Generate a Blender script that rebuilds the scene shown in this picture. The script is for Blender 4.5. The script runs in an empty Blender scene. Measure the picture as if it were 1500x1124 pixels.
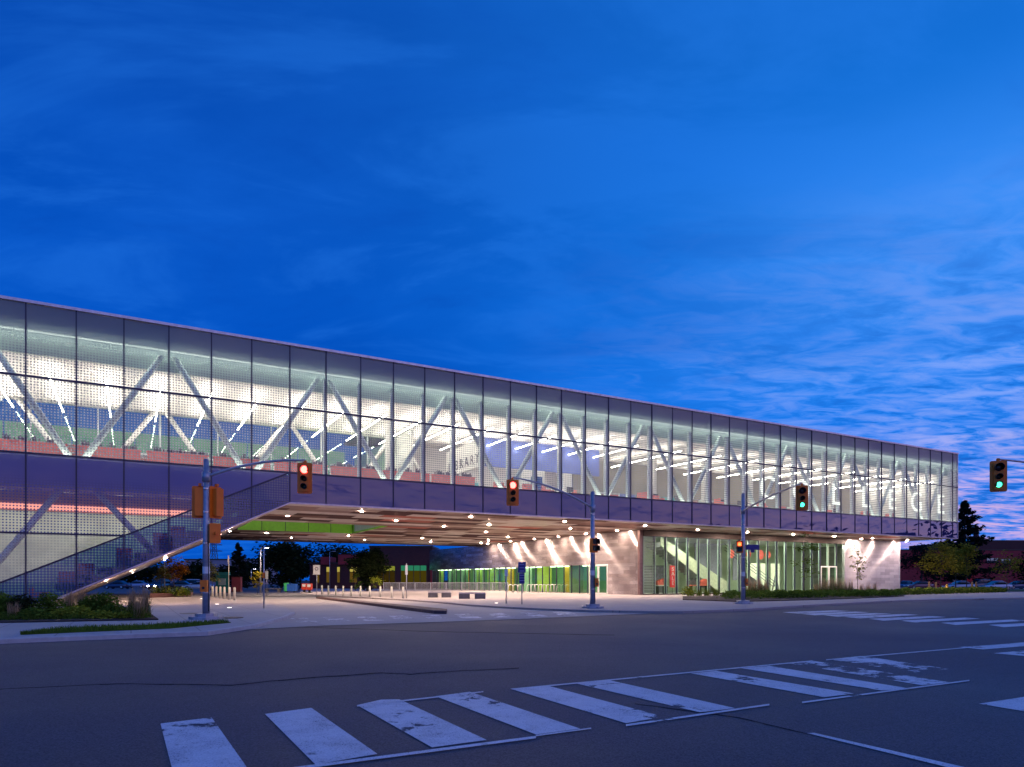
import bpy, math, random
from mathutils import Vector, Matrix
random.seed(7)
SC = bpy.context.scene
COL = SC.collection

# ------------------------------------------------------------------ camera
cam_d = bpy.data.cameras.new("camera")
cam = bpy.data.objects.new("camera", cam_d)
COL.objects.link(cam)
cam.location = (0, 0, 1.5)
cam.rotation_euler = (math.radians(90), 0, 0)
cam_d.sensor_width = 36.0
cam_d.lens = 24.0
cam_d.shift_y = 288 / 1500
cam_d.clip_start = 0.1
cam_d.clip_end = 6000
SC.camera = cam

# ------------------------------------------------------------------ view / render
SC.render.engine = 'CYCLES'
SC.view_settings.view_transform = 'Standard'
SC.view_settings.look = 'None'
SC.view_settings.exposure = 0.0
SC.view_settings.gamma = 1.0
cy = SC.cycles
cy.use_denoising = True
cy.max_bounces = 8
cy.diffuse_bounces = 3
cy.glossy_bounces = 4
cy.transmission_bounces = 4
cy.transparent_max_bounces = 24
cy.sample_clamp_indirect = 4.0
cy.caustics_reflective = False
cy.caustics_refractive = False


# ------------------------------------------------------------------ node helper
class NT:
    def __init__(self, tree):
        self.t = tree

    def n(self, typ, **kw):
        nd = self.t.nodes.new(typ)
        for k, v in kw.items():
            if k == 'inp':
                for a, b in v.items():
                    if hasattr(b, 'is_output') and b.is_output:
                        self.t.links.new(b, nd.inputs[a])
                    else:
                        nd.inputs[a].default_value = b
            else:
                setattr(nd, k, v)
        return nd

    def math(self, op, a, b=0.0, c=None, clamp=False):
        nd = self.t.nodes.new('ShaderNodeMath')
        nd.operation = op
        nd.use_clamp = clamp
        for i, x in enumerate([a, b] + ([c] if c is not None else [])):
            if hasattr(x, 'is_output'):
                self.t.links.new(x, nd.inputs[i])
            else:
                nd.inputs[i].default_value = x
        return nd.outputs[0]

    def vmath(self, op, a, b=None):
        nd = self.t.nodes.new('ShaderNodeVectorMath')
        nd.operation = op
        for i, x in enumerate([a, b]):
            if x is None:
                continue
            if hasattr(x, 'is_output'):
                self.t.links.new(x, nd.inputs[i])
            else:
                nd.inputs[i].default_value = x
        return nd.outputs['Value'] if op in ('LENGTH', 'DOT_PRODUCT') else nd.outputs['Vector']

    def ramp(self, fac, stops, interp='LINEAR'):
        nd = self.t.nodes.new('ShaderNodeValToRGB')
        cr = nd.color_ramp
        cr.interpolation = interp
        cr.elements.remove(cr.elements[1])
        for i, (p, c) in enumerate(stops):
            e = cr.elements[0] if i == 0 else cr.elements.new(p)
            e.position = p
            e.color = (c[0], c[1], c[2], 1)
        self.t.links.new(fac, nd.inputs[0])
        return nd.outputs[0]

    def mix(self, fac, a, b, blend='MIX'):
        nd = self.t.nodes.new('ShaderNodeMix')
        nd.data_type = 'RGBA'
        nd.blend_type = blend
        for s, x in ((nd.inputs[0], fac), (nd.inputs[6], a), (nd.inputs[7], b)):
            if hasattr(x, 'is_output'):
                self.t.links.new(x, s)
            elif isinstance(x, (tuple, list)):
                s.default_value = (x[0], x[1], x[2], 1)
            else:
                s.default_value = x
        return nd.outputs[2]

    def remap(self, v, a, b, c=0.0, d=1.0, smooth=False):
        nd = self.t.nodes.new('ShaderNodeMapRange')
        nd.interpolation_type = 'SMOOTHSTEP' if smooth else 'LINEAR'
        self.t.links.new(v, nd.inputs[0])
        for i, x in enumerate((a, b, c, d)):
            nd.inputs[i + 1].default_value = x
        return nd.outputs[0]

    def noise(self, vec, scale, detail=4, rough=0.55, dist=0.0):
        nd = self.t.nodes.new('ShaderNodeTexNoise')
        nd.inputs['Scale'].default_value = scale
        nd.inputs['Detail'].default_value = detail
        nd.inputs['Roughness'].default_value = rough
        nd.inputs['Distortion'].default_value = dist
        if vec is not None:
            self.t.links.new(vec, nd.inputs['Vector'])
        return nd.outputs['Fac']

    def link(self, a, b):
        self.t.links.new(a, b)


# ------------------------------------------------------------------ world: dusk sky, afterglow to the right and behind
world = bpy.data.worlds.new("World")
SC.world = world
world.use_nodes = True
world.node_tree.nodes.clear()
W = NT(world.node_tree)
tc = W.n('ShaderNodeTexCoord')
d = W.vmath('NORMALIZE', tc.outputs['Generated'])
sp = W.n('ShaderNodeSeparateXYZ', inp={0: d})
zz = W.math('MAXIMUM', sp.outputs['Z'], 0.0)
glow = W.vmath('DOT_PRODUCT', d, (0.90, -0.43, 0.0))
front = W.remap(glow, -0.75, 0.12, 0, 1, True)
blue = W.mix(front, (0.0002, 0.076, 0.50), (0.008, 0.205, 0.82))
hi = W.remap(zz, 0.25, 0.68, 0, 1, True)
blue = W.mix(hi, blue, W.mix(0.42, blue, (0.004, 0.03, 0.20)))
lav = W.mix(W.remap(zz, 0.0, 0.75, 0, 1), (0.60, 0.42, 0.78), (0.30, 0.26, 0.70))
base = W.mix(W.remap(glow, 0.20, 0.85, 0, 1, True), blue, lav)
# clouds on a flat layer overhead
den = W.math('ADD', zz, 0.09)
cx_ = W.math('DIVIDE', sp.outputs['X'], den)
cy_ = W.math('DIVIDE', sp.outputs['Y'], den)
cv = W.n('ShaderNodeCombineXYZ', inp={0: cx_, 1: cy_, 2: 0.0}).outputs[0]
mp = W.n('ShaderNodeMapping', inp={0: cv})
mp.inputs['Rotation'].default_value = (0, 0, math.radians(-20))
mp.inputs['Scale'].default_value = (1.0, 1.9, 1.0)
n1 = W.noise(mp.outputs[0], 1.9, 9, 0.62, 0.5)
n2 = W.noise(mp.outputs[0], 0.45, 4, 0.5, 0.3)
n3 = W.noise(mp.outputs[0], 5.5, 6, 0.6, 0.9)
cov = W.math('ADD', W.math('MULTIPLY', n1, 0.55), W.math('MULTIPLY', n3, 0.45))
right = W.remap(glow, -0.45, 0.22, 0.0, 1.0, True)
lowf = W.remap(zz, 0.14, 0.50, 1.0, 0.0, True)
amt = W.math('MULTIPLY', right, lowf)
band = W.math('MULTIPLY', W.remap(zz, 0.20, 0.33, 0, 1, True), W.remap(zz, 0.35, 0.56, 1, 0, True))
band = W.math('MULTIPLY', band, W.math('MULTIPLY', W.remap(glow, -0.32, 0.16, 0, 1, True), W.remap(n2, 0.30, 0.60, 0.55, 1.0)))
base = W.mix(W.math('MULTIPLY', band, 1.0, clamp=True), base, (0.060, 0.30, 0.93))
light = W.math('MULTIPLY', W.remap(cov, 0.43, 0.62, 0, 1, True), amt)
ccol = W.mix(W.remap(zz, 0.05, 0.22, 0, 1, True), (0.85, 0.50, 0.68), (0.27, 0.40, 0.90))
skyc = W.mix(W.math('MULTIPLY', light, 0.88), base, ccol)
dark = W.math('MULTIPLY', W.remap(cov, 0.50, 0.36, 0, 1, True), W.math('MULTIPLY', amt, 0.80))
skyc = W.mix(dark, skyc, (0.010, 0.070, 0.42))
soft = W.math('MULTIPLY', W.remap(n2, 0.40, 0.66, 0, 1, True), W.remap(n1, 0.35, 0.65, 0.3, 1.0))
skyc = W.mix(W.math('MULTIPLY', soft, 0.30), skyc, (0.012, 0.17, 0.80))
dk2 = W.math('MULTIPLY', W.remap(n2, 0.50, 0.30, 0, 1, True), W.remap(glow, -0.9, 0.1, 0.50, 0.12))
skyc = W.mix(dk2, skyc, (0.001, 0.050, 0.36))
n4 = W.noise(mp.outputs[0], 1.3, 6, 0.6, 0.6)
mot = W.math('MULTIPLY', W.remap(n4, 0.46, 0.62, 0, 1, True), W.remap(glow, -0.9, 0.0, 0.45, 0.50))
skyc = W.mix(mot, skyc, W.mix(0.5, skyc, (0.02, 0.20, 0.80)))
mot2 = W.math('MULTIPLY', W.remap(n4, 0.46, 0.30, 0, 1, True), W.remap(glow, -0.6, 0.15, 0.55, 0.20))
skyc = W.mix(mot2, skyc, W.mix(0.5, skyc, (0.001, 0.045, 0.36)))
hz = W.remap(sp.outputs['Z'], -0.02, 0.0, 0, 1)
skyc = W.mix(hz, (0.03, 0.03, 0.05), skyc)
bg = W.n('ShaderNodeBackground', inp={0: skyc, 1: 1.10})
wo = W.n('ShaderNodeOutputWorld')
W.link(bg.outputs[0], wo.inputs[0])

# afterglow below the horizon: one very soft weak sun from the right, behind the camera
sun_d = bpy.data.lights.new("afterglow_sun", 'SUN')
sun_d.energy = 0.13
sun_d.angle = math.radians(60)
sun_d.color = (1.0, 0.62, 0.80)
sun = bpy.data.objects.new("afterglow_sun", sun_d)
sun.rotation_euler = Vector((-0.80, 0.40, -0.42)).to_track_quat('-Z', 'Y').to_euler()
COL.objects.link(sun)


# ------------------------------------------------------------------ materials
def newmat(name):
    m = bpy.data.materials.new(name)
    m.use_nodes = True
    m.node_tree.nodes.clear()
    return m, NT(m.node_tree)


def finish(N, shader):
    o = N.n('ShaderNodeOutputMaterial')
    N.link(shader, o.inputs[0])


def pm(name, col, rough=0.6, metal=0.0, var=0.18, scale=4.0, bump=0.0, bscale=40.0, emis=None, estr=0.0, coat=0.0, spec=0.5, stretch=None):
    m, N = newmat(name)
    t = N.n('ShaderNodeTexCoord').outputs['Object']
    if stretch:
        mpn = N.n('ShaderNodeMapping', inp={0: t})
        mpn.inputs['Scale'].default_value = stretch
        t = mpn.outputs[0]
    f = N.noise(t, scale, 5, 0.6)
    a = tuple(c * (1 - var) for c in col)
    b = tuple(min(1, c * (1 + var)) for c in col)
    c = N.mix(N.remap(f, 0.3, 0.7), a, b)
    p = N.n('ShaderNodeBsdfPrincipled', inp={'Base Color': c, 'Roughness': rough, 'Metallic': metal})
    p.inputs['Specular IOR Level'].default_value = spec
    p.inputs['Coat Weight'].default_value = coat
    if bump:
        h = N.noise(t, bscale, 3, 0.6)
        bn = N.n('ShaderNodeBump', inp={'Height': h, 'Strength': bump, 'Distance': 0.05})
        N.link(bn.outputs[0], p.inputs['Normal'])
    if emis:
        p.inputs['Emission Color'].default_value = (*emis, 1)
        p.inputs['Emission Strength'].default_value = estr
    finish(N, p.outputs[0])
    return m


def em(name, col, strength):
    m, N = newmat(name)
    e = N.n('ShaderNodeEmission')
    e.inputs[0].default_value = (*col, 1)
    e.inputs[1].default_value = strength
    finish(N, e.outputs[0])
    return m


def glassy(N, tint=(0.86, 0.93, 0.90), refl=1.0, rough=0.0):
    tr = N.n('ShaderNodeBsdfTransparent')
    tr.inputs[0].default_value = (*tint, 1)
    gl = N.n('ShaderNodeBsdfGlossy')
    gl.inputs['Roughness'].default_value = rough
    ge = N.n('ShaderNodeNewGeometry')
    ca = N.math('ABSOLUTE', N.vmath('DOT_PRODUCT', ge.outputs['Normal'], ge.outputs['Incoming']))
    f5 = N.math('POWER', N.math('SUBTRACT', 1.0, ca, clamp=True), 5.0)
    f = N.math('MULTIPLY', N.math('ADD', 0.05, N.math('MULTIPLY', f5, 0.95)), 1.5 * refl, clamp=True)
    mx = N.n('ShaderNodeMixShader', inp={0: f})
    N.link(tr.outputs[0], mx.inputs[1])
    N.link(gl.outputs[0], mx.inputs[2])
    return mx.outputs[0]


def glass(name, tint=(0.86, 0.93, 0.90), refl=1.0):
    m, N = newmat(name)
    finish(N, glassy(N, tint, refl))
    return m


def frit_glass(name, mode, pitch, cov, grad=None, tint=(0.89, 0.94, 0.89), fritcol=(0.15, 0.155, 0.22), refl=1.0, grad2=None, trans=0.32):
    """Glass with a printed frit of dots or horizontal lines; grad=(z0,z1): the print closes up between these heights."""
    m, N = newmat(name)
    o = N.n('ShaderNodeTexCoord').outputs['Object']
    s = N.n('ShaderNodeSeparateXYZ', inp={0: o})
    fz = N.math('SUBTRACT', N.math('FRACT', N.math('DIVIDE', s.outputs['Z'], pitch)), 0.5)
    if mode == 'dots':
        fx = N.math('SUBTRACT', N.math('FRACT', N.math('DIVIDE', s.outputs['X'], pitch)), 0.5)
        ln = N.math('SQRT', N.math('ADD', N.math('MULTIPLY', fx, fx), N.math('MULTIPLY', fz, fz)))
        r = math.sqrt(cov / math.pi)
        a = N.remap(ln, r + 0.04, r - 0.04, 0, 1)
    else:
        a = N.remap(N.math('ABSOLUTE', fz), cov / 2 + 0.05, cov / 2 - 0.05, 0, 1)
    for g in (grad, grad2):
        if g:
            a = N.math('ADD', a, N.remap(s.outputs['Z'], g[0], g[1], 0, 1, True), clamp=True)
    fpp = N.n('ShaderNodeBsdfPrincipled')
    fpp.inputs['Base Color'].default_value = (*fritcol, 1)
    fpp.inputs['Roughness'].default_value = 0.06
    fpp.inputs['Specular IOR Level'].default_value = 1.0
    ftl = N.n('ShaderNodeBsdfTranslucent')
    ftl.inputs[0].default_value = (0.62, 0.70, 0.66, 1)
    fp = N.n('ShaderNodeMixShader', inp={0: trans})
    N.link(fpp.outputs[0], fp.inputs[1])
    N.link(ftl.outputs[0], fp.inputs[2])
    mx = N.n('ShaderNodeMixShader', inp={0: N.math('MULTIPLY', a, 0.985)})
    N.link(glassy(N, tint, refl), mx.inputs[1])
    N.link(fp.outputs[0], mx.inputs[2])
    finish(N, mx.outputs[0])
    return m


M = {}
M['mullion'] = pm('mullion_metal', (0.035, 0.035, 0.075), 0.4, 0.3)
M['coping'] = pm('roof_coping', (0.62, 0.55, 0.60), 0.35, 0.6)
M['white_paint'] = pm('white_paint', (0.78, 0.77, 0.73), 0.6, var=0.05)
M['ceiling'] = pm('white_ceiling', (0.82, 0.77, 0.73), 0.7, var=0.05, scale=1.5)
M['floor_in'] = pm('floor_vinyl', (0.45, 0.44, 0.42), 0.45)
M['bulkhead'] = pm('pale_green_bulkhead', (0.42, 0.50, 0.46), 0.6, var=0.08)
M['truss'] = pm('truss_white', (0.74, 0.80, 0.76), 0.45, var=0.06)
M['fin'] = pm('glass_fin_frame', (0.66, 0.70, 0.69), 0.35, 0.2, var=0.08)
M['strip'] = em('strip_lamp', (1.0, 0.91, 0.83), 44.0)
M['down'] = em('downlight_lamp', (1.0, 0.75, 0.62), 4800.0)
M['panel_lamp'] = em('ceiling_panel_lamp', (0.98, 1.0, 0.84), 34.0)
M['roof'] = pm('roof_membrane', (0.25, 0.25, 0.28), 0.8)
M['red'] = pm('red_laminate', (0.80, 0.17, 0.13), 0.5)
M['blue_wall'] = pm('blue_wall_paint', (0.13, 0.18, 0.50), 0.7)
M['teal_wall'] = pm('teal_wall_paint', (0.10, 0.42, 0.42), 0.7)
M['green_panel'] = pm('lime_panel', (0.20, 0.46, 0.02), 0.45, var=0.1)


def backpainted(name, col):
    m, N = newmat(name)
    t = N.n('ShaderNodeTexCoord').outputs['Object']
    df = N.n('ShaderNodeBsdfDiffuse')
    df.inputs[0].default_value = (*col, 1)
    gl = N.n('ShaderNodeBsdfGlossy')
    gl.inputs['Roughness'].default_value = 0.0
    bn = N.n('ShaderNodeBump', inp={'Height': N.noise(t, 0.7, 2, 0.4), 'Strength': 0.02, 'Distance': 0.1})
    N.link(bn.outputs[0], gl.inputs['Normal'])
    ge = N.n('ShaderNodeNewGeometry')
    ca = N.math('ABSOLUTE', N.vmath('DOT_PRODUCT', ge.outputs['Normal'], ge.outputs['Incoming']))
    f3 = N.math('POWER', N.math('SUBTRACT', 1.0, ca, clamp=True), 3.0)
    mx = N.n('ShaderNodeMixShader', inp={0: N.math('ADD', 0.11, N.math('MULTIPLY', f3, 1.5), clamp=True)})
    N.link(df.outputs[0], mx.inputs[1])
    N.link(gl.outputs[0], mx.inputs[2])
    finish(N, mx.outputs[0])
    return m


M['spandrel'] = backpainted('spandrel_glass', (0.034, 0.036, 0.16))
PITCH = 2.38 / 15
M['g_top_dots'] = frit_glass('upper_frit_dots', 'dots', PITCH, 0.26, grad=(14.5, 15.6))
M['g_mid_dots'] = frit_glass('vision_frit_dots', 'dots', PITCH, 0.27)
M['g_top_lines'] = frit_glass('upper_frit_lines', 'lines', 0.20, 0.26, grad=(14.5, 15.6))
M['g_mid_lines'] = frit_glass('vision_frit_lines', 'lines', 0.20, 0.26)
M['g_tall'] = frit_glass('stair_hall_frit', 'dots', PITCH, 0.22, grad=(5.3, 7.6), fritcol=(0.028, 0.045, 0.25), trans=0.04)
M['g_low'] = frit_glass('stair_low_frit', 'dots', PITCH, 0.20)
M['g_slope'] = frit_glass('stair_slope_frit', 'dots', PITCH, 0.62, trans=0.03, fritcol=(0.010, 0.05, 0.21), tint=(0.22, 0.46, 0.58))
M['glass'] = glass('clear_glass')
M['glass_green'] = glass('green_tinted_glass', (0.80, 0.94, 0.82), 0.9)
M['dark_trim'] = pm('dark_bronze_trim', (0.06, 0.04, 0.035), 0.5, 0.4)
M['black'] = pm('black_plastic', (0.012, 0.012, 0.014), 0.5)
M['galv'] = pm('galvanised_steel', (0.36, 0.37, 0.43), 0.42, 0.55, var=0.2, scale=6)
M['yellow'] = pm('signal_yellow', (1.0, 0.20, 0.006), 0.5, var=0.1)
M['concrete_post'] = pm('painted_post', (0.62, 0.60, 0.50), 0.6)
M['concrete_dark'] = pm('dark_precast', (0.10, 0.095, 0.11), 0.7)
M['concrete_light'] = pm('bench_top_concrete', (0.40, 0.38, 0.40), 0.6)
M['soil'] = pm('mulch_soil', (0.035, 0.022, 0.018), 0.95, bump=0.6, bscale=18)
M['bark'] = pm('bark', (0.055, 0.042, 0.035), 0.9, bump=0.5, bscale=12)
M['brick'] = None
M['sign_white'] = pm('sign_white', (0.72, 0.72, 0.70), 0.5, var=0.05)
M['sign_blue'] = pm('sign_blue', (0.035, 0.03, 0.20), 0.45)
M['text_white'] = pm('lettering_white', (0.82, 0.82, 0.80), 0.5, var=0.03)
def glowing_vinyl(name, col):
    m, N = newmat(name)
    a = N.n('ShaderNodeBsdfDiffuse')
    b = N.n('ShaderNodeBsdfTranslucent')
    a.inputs[0].default_value = b.inputs[0].default_value = (*col, 1)
    mx = N.n('ShaderNodeMixShader', inp={0: 0.85})
    N.link(a.outputs[0], mx.inputs[1])
    N.link(b.outputs[0], mx.inputs[2])
    e = N.n('ShaderNodeEmission')  # glow added to plain vinyl so the letters stand out from the room
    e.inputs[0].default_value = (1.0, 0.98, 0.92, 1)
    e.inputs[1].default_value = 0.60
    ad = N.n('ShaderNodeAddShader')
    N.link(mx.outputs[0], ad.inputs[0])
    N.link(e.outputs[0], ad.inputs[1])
    finish(N, ad.outputs[0])
    return m


M['letter_glow_vinyl'] = glowing_vinyl('glowing_white_vinyl', (0.95, 0.95, 0.92))
M['text_dark'] = pm('lettering_dark', (0.03, 0.03, 0.05), 0.5)
M['chrome'] = pm('stainless_steel', (0.60, 0.58, 0.56), 0.25, 0.9)
M['tyre'] = pm('tyre_rubber', (0.015, 0.015, 0.016), 0.8)
M['car_glass'] = pm('car_window_glass', (0.01, 0.012, 0.018), 0.05, spec=0.8)


def leafmat(name, a, b, trans=0.25):
    m, N = newmat(name)
    t = N.n('ShaderNodeTexCoord').outputs['Object']
    g = N.n('ShaderNodeNewGeometry')
    f = N.math('ADD', N.math('MULTIPLY', N.noise(t, 1.3, 3), 0.6), N.math('MULTIPLY', g.outputs['Random Per Island'], 0.4))
    c = N.mix(N.remap(f, 0.25, 0.75), a, b)
    df = N.n('ShaderNodeBsdfDiffuse', inp={0: c})
    tl = N.n('ShaderNodeBsdfTranslucent', inp={0: c})
    mx = N.n('ShaderNodeMixShader', inp={0: trans})
    N.link(df.outputs[0], mx.inputs[1])
    N.link(tl.outputs[0], mx.inputs[2])
    finish(N, mx.outputs[0])
    return m


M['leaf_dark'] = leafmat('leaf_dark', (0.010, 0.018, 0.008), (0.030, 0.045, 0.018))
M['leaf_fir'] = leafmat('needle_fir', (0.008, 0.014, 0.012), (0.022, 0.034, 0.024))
M['leaf_olive'] = leafmat('leaf_olive', (0.17, 0.15, 0.014), (0.44, 0.35, 0.04))
M['leaf_orange'] = leafmat('leaf_orange', (0.22, 0.07, 0.01), (0.38, 0.17, 0.02))
M['leaf_pale'] = leafmat('leaf_pale', (0.10, 0.11, 0.04), (0.20, 0.20, 0.08))
M['leaf_shrub'] = leafmat('leaf_shrub', (0.045, 0.085, 0.014), (0.14, 0.22, 0.03))
M['leaf_lime'] = leafmat('leaf_lime', (0.14, 0.19, 0.016), (0.30, 0.33, 0.04))
M['grass_tan'] = leafmat('grass_tan', (0.30, 0.20, 0.11), (0.50, 0.34, 0.20))
M['grass_green'] = leafmat('grass_green', (0.06, 0.10, 0.015), (0.15, 0.19, 0.03))


def brickmat(name, c1, c2, mortar, sx=4.2, sy=13.0):
    m, N = newmat(name)
    t = N.n('ShaderNodeTexCoord').outputs['Object']
    s = N.n('ShaderNodeSeparateXYZ', inp={0: t})
    u = N.math('ADD', s.outputs['X'], s.outputs['Y'])
    v = N.n('ShaderNodeCombineXYZ', inp={0: u, 1: s.outputs['Z'], 2: 0.0}).outputs[0]
    br = N.n('ShaderNodeTexBrick', inp={'Vector': v, 'Scale': 1.0, 'Brick Width': 0.24, 'Row Height': 0.08, 'Mortar Size': 0.008})
    br.inputs['Color1'].default_value = (*c1, 1)
    br.inputs['Color2'].default_value = (*c2, 1)
    br.inputs['Mortar'].default_value = (*mortar, 1)
    big = N.noise(t, 0.4, 4)
    c = N.mix(N.remap(big, 0.3, 0.7, 0.0, 0.4), br.outputs[0], tuple(x * 0.6 for x in c1))
    p = N.n('ShaderNodeBsdfPrincipled', inp={'Base Color': c, 'Roughness': 0.85})
    finish(N, p.outputs[0])
    return m


M['brick'] = brickmat('red_brick', (0.46, 0.035, 0.045), (0.34, 0.026, 0.036), (0.20, 0.05, 0.06))
M['brick_dark'] = brickmat('brown_brick', (0.11, 0.026, 0.026), (0.07, 0.020, 0.022), (0.06, 0.04, 0.045))


def tile_metal(name, axis_u, axis_v, tu, tv, stops, metal, rough, jitter, wave=0.0, offs=0.37, gloss=None, aniso=0.0):
    """Random-toned sheet-metal planks or shingles, each tilted a hair from its neighbours."""
    m, N = newmat(name)
    t = N.n('ShaderNodeTexCoord').outputs['Object']
    s = N.n('ShaderNodeSeparateXYZ', inp={0: t})
    u, v = s.outputs[axis_u], s.outputs[axis_v]
    vr = N.math('DIVIDE', v, tv)
    row = N.math('FLOOR', vr)
    uo = N.math('ADD', N.math('DIVIDE', u, tu), N.math('MULTIPLY', row, offs))
    cell = N.math('FLOOR', uo)
    cv = N.n('ShaderNodeCombineXYZ', inp={0: cell, 1: row, 2: 3.3}).outputs[0]
    wn = N.n('ShaderNodeTexWhiteNoise', inp={'Vector': cv})
    wn.noise_dimensions = '3D'
    c = N.ramp(wn.outputs['Value'], stops, 'CONSTANT')
    grime = N.noise(t, 1.2, 5)
    c = N.mix(N.remap(grime, 0.35, 0.7, 0.0, 0.22), c, (0.14, 0.11, 0.10))
    fu = N.math('FRACT', uo)
    fv = N.math('FRACT', vr)
    seam = N.math('MAXIMUM', N.remap(fu, 0.0, 0.02 * 1.5 / tu, 1, 0), N.remap(fv, 0.0, 0.012 / tv, 1, 0))
    c = N.mix(N.math('MULTIPLY', seam, 0.75), c, (0.02, 0.015, 0.015))
    p = N.n('ShaderNodeBsdfPrincipled', inp={'Base Color': c, 'Roughness': rough, 'Metallic': metal})
    g = N.n('ShaderNodeNewGeometry')
    jv = N.vmath('SCALE', N.vmath('SUBTRACT', wn.outputs['Color'], (0.5, 0.5, 0.5)))
    jv.node.inputs['Scale'].default_value = jitter
    nr = N.vmath('NORMALIZE', N.vmath('ADD', g.outputs['Normal'], jv))
    if wave:
        mpn = N.n('ShaderNodeMapping', inp={0: t})
        mpn.inputs['Scale'].default_value = (0.10, 0.10, 4.0)
        h = N.noise(mpn.outputs[0], 1.6, 2, 0.5)
        bn = N.n('ShaderNodeBump', inp={'Height': h, 'Strength': wave, 'Distance': 0.10, 'Normal': nr})
        nr = bn.outputs[0]
    N.link(nr, p.inputs['Normal'])
    if aniso:
        p.inputs['Anisotropic'].default_value = aniso
        N.link(N.n('ShaderNodeCombineXYZ', inp={2: 1.0}).outputs[0], p.inputs['Tangent'])
    if gloss is not None:
        p.inputs['Specular IOR Level'].default_value = 0.0
        gs = N.n('ShaderNodeBsdfGlossy', inp={0: c, 'Normal': nr})
        gs.inputs['Roughness'].default_value = rough
        mx = N.n('ShaderNodeMixShader', inp={0: gloss})
        N.link(p.outputs[0], mx.inputs[1])
        N.link(gs.outputs[0], mx.inputs[2])
        finish(N, mx.outputs[0])
        return m
    finish(N, p.outputs[0])
    return m


M['soffit'] = tile_metal('soffit_planks', 'X', 'Y', 4.6, 1.7,
                         [(0.0, (0.14, 0.09, 0.09)), (0.18, (0.30, 0.21, 0.19)), (0.38, (0.58, 0.47, 0.42)),
                          (0.52, (0.90, 0.82, 0.75)), (0.68, (0.40, 0.30, 0.27)), (0.80, (0.92, 0.85, 0.80)), (0.95, (0.55, 0.22, 0.18))],
                         0.0, 0.20, 0.09, gloss=0.38)
M['shingle'] = tile_metal('silver_shingles', 'Y', 'Z', 1.9, 0.36,
                          [(0.0, (0.36, 0.30, 0.29)), (0.25, (0.52, 0.46, 0.44)), (0.5, (0.43, 0.37, 0.35)), (0.75, (0.60, 0.54, 0.51)), (0.92, (0.48, 0.40, 0.37))],
                          0.80, 0.27, 0.014, offs=0.5, aniso=1.0)
M['shingle_front'] = tile_metal('silver_shingles_front', 'X', 'Z', 1.9, 0.36,
                                [(0.0, (0.50, 0.46, 0.49)), (0.3, (0.66, 0.62, 0.64)), (0.7, (0.58, 0.54, 0.57))],
                                0.65, 0.27, 0.014, offs=0.5, aniso=1.0)


def asphalt(name, base, var, sp=0.5):
    m, N = newmat(name)
    t = N.n('ShaderNodeTexCoord').outputs['Object']
    f1 = N.noise(t, 0.16, 5, 0.6, 0.4)
    f2 = N.noise(t, 55.0, 4, 0.7)
    f3 = N.noise(t, 2.2, 5, 0.6)
    mpn = N.n('ShaderNodeMapping', inp={0: t})
    mpn.inputs['Rotation'].default_value = (0, 0, math.radians(-12))
    mpn.inputs['Scale'].default_value = (0.05, 0.9, 1)
    f4 = N.noise(mpn.outputs[0], 1.0, 4, 0.5)
    c = N.mix(N.remap(f1, 0.3, 0.7), tuple(x * (1 - var) for x in base), tuple(x * (1 + var) for x in base))
    c = N.mix(N.remap(f4, 0.40, 0.66, 0.0, 0.55), c, tuple(x * 0.62 for x in base))
    c = N.mix(N.remap(f3, 0.35, 0.75, 0.0, 0.28), c, tuple(x * 1.35 for x in base))
    f5 = N.noise(t, 0.9, 7, 0.68, 0.8)
    c = N.mix(N.remap(f5, 0.58, 0.68, 0.0, 0.45), c, tuple(x * 0.45 for x in base))
    f6 = N.noise(t, 0.045, 2, 0.5)
    c = N.mix(N.remap(f6, 0.46, 0.50, 0.0, 0.22), c, tuple(x * 1.5 for x in base))
    g = N.math('MULTIPLY', f2, 1.0)
    c = N.mix(N.remap(g, 0.38, 0.62, 0.0, 1.0), N.mix(0.55, c, (0, 0, 0)), N.mix(0.12, c, (0.5, 0.5, 0.5)))
    p = N.n('ShaderNodeBsdfPrincipled', inp={'Base Color': c, 'Roughness': N.remap(f1, 0.3, 0.7, 0.62, 0.82)})
    p.inputs['Specular IOR Level'].default_value = sp
    bn = N.n('ShaderNodeBump', inp={'Height': f2, 'Strength': 0.45, 'Distance': 0.012})
    N.link(bn.outputs[0], p.inputs['Normal'])
    finish(N, p.outputs[0])
    return m


M['asphalt'] = asphalt('asphalt', (0.037, 0.029, 0.058), 0.24)
M['asphalt2'] = asphalt('parking_asphalt', (0.07, 0.065, 0.07), 0.12)


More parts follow.
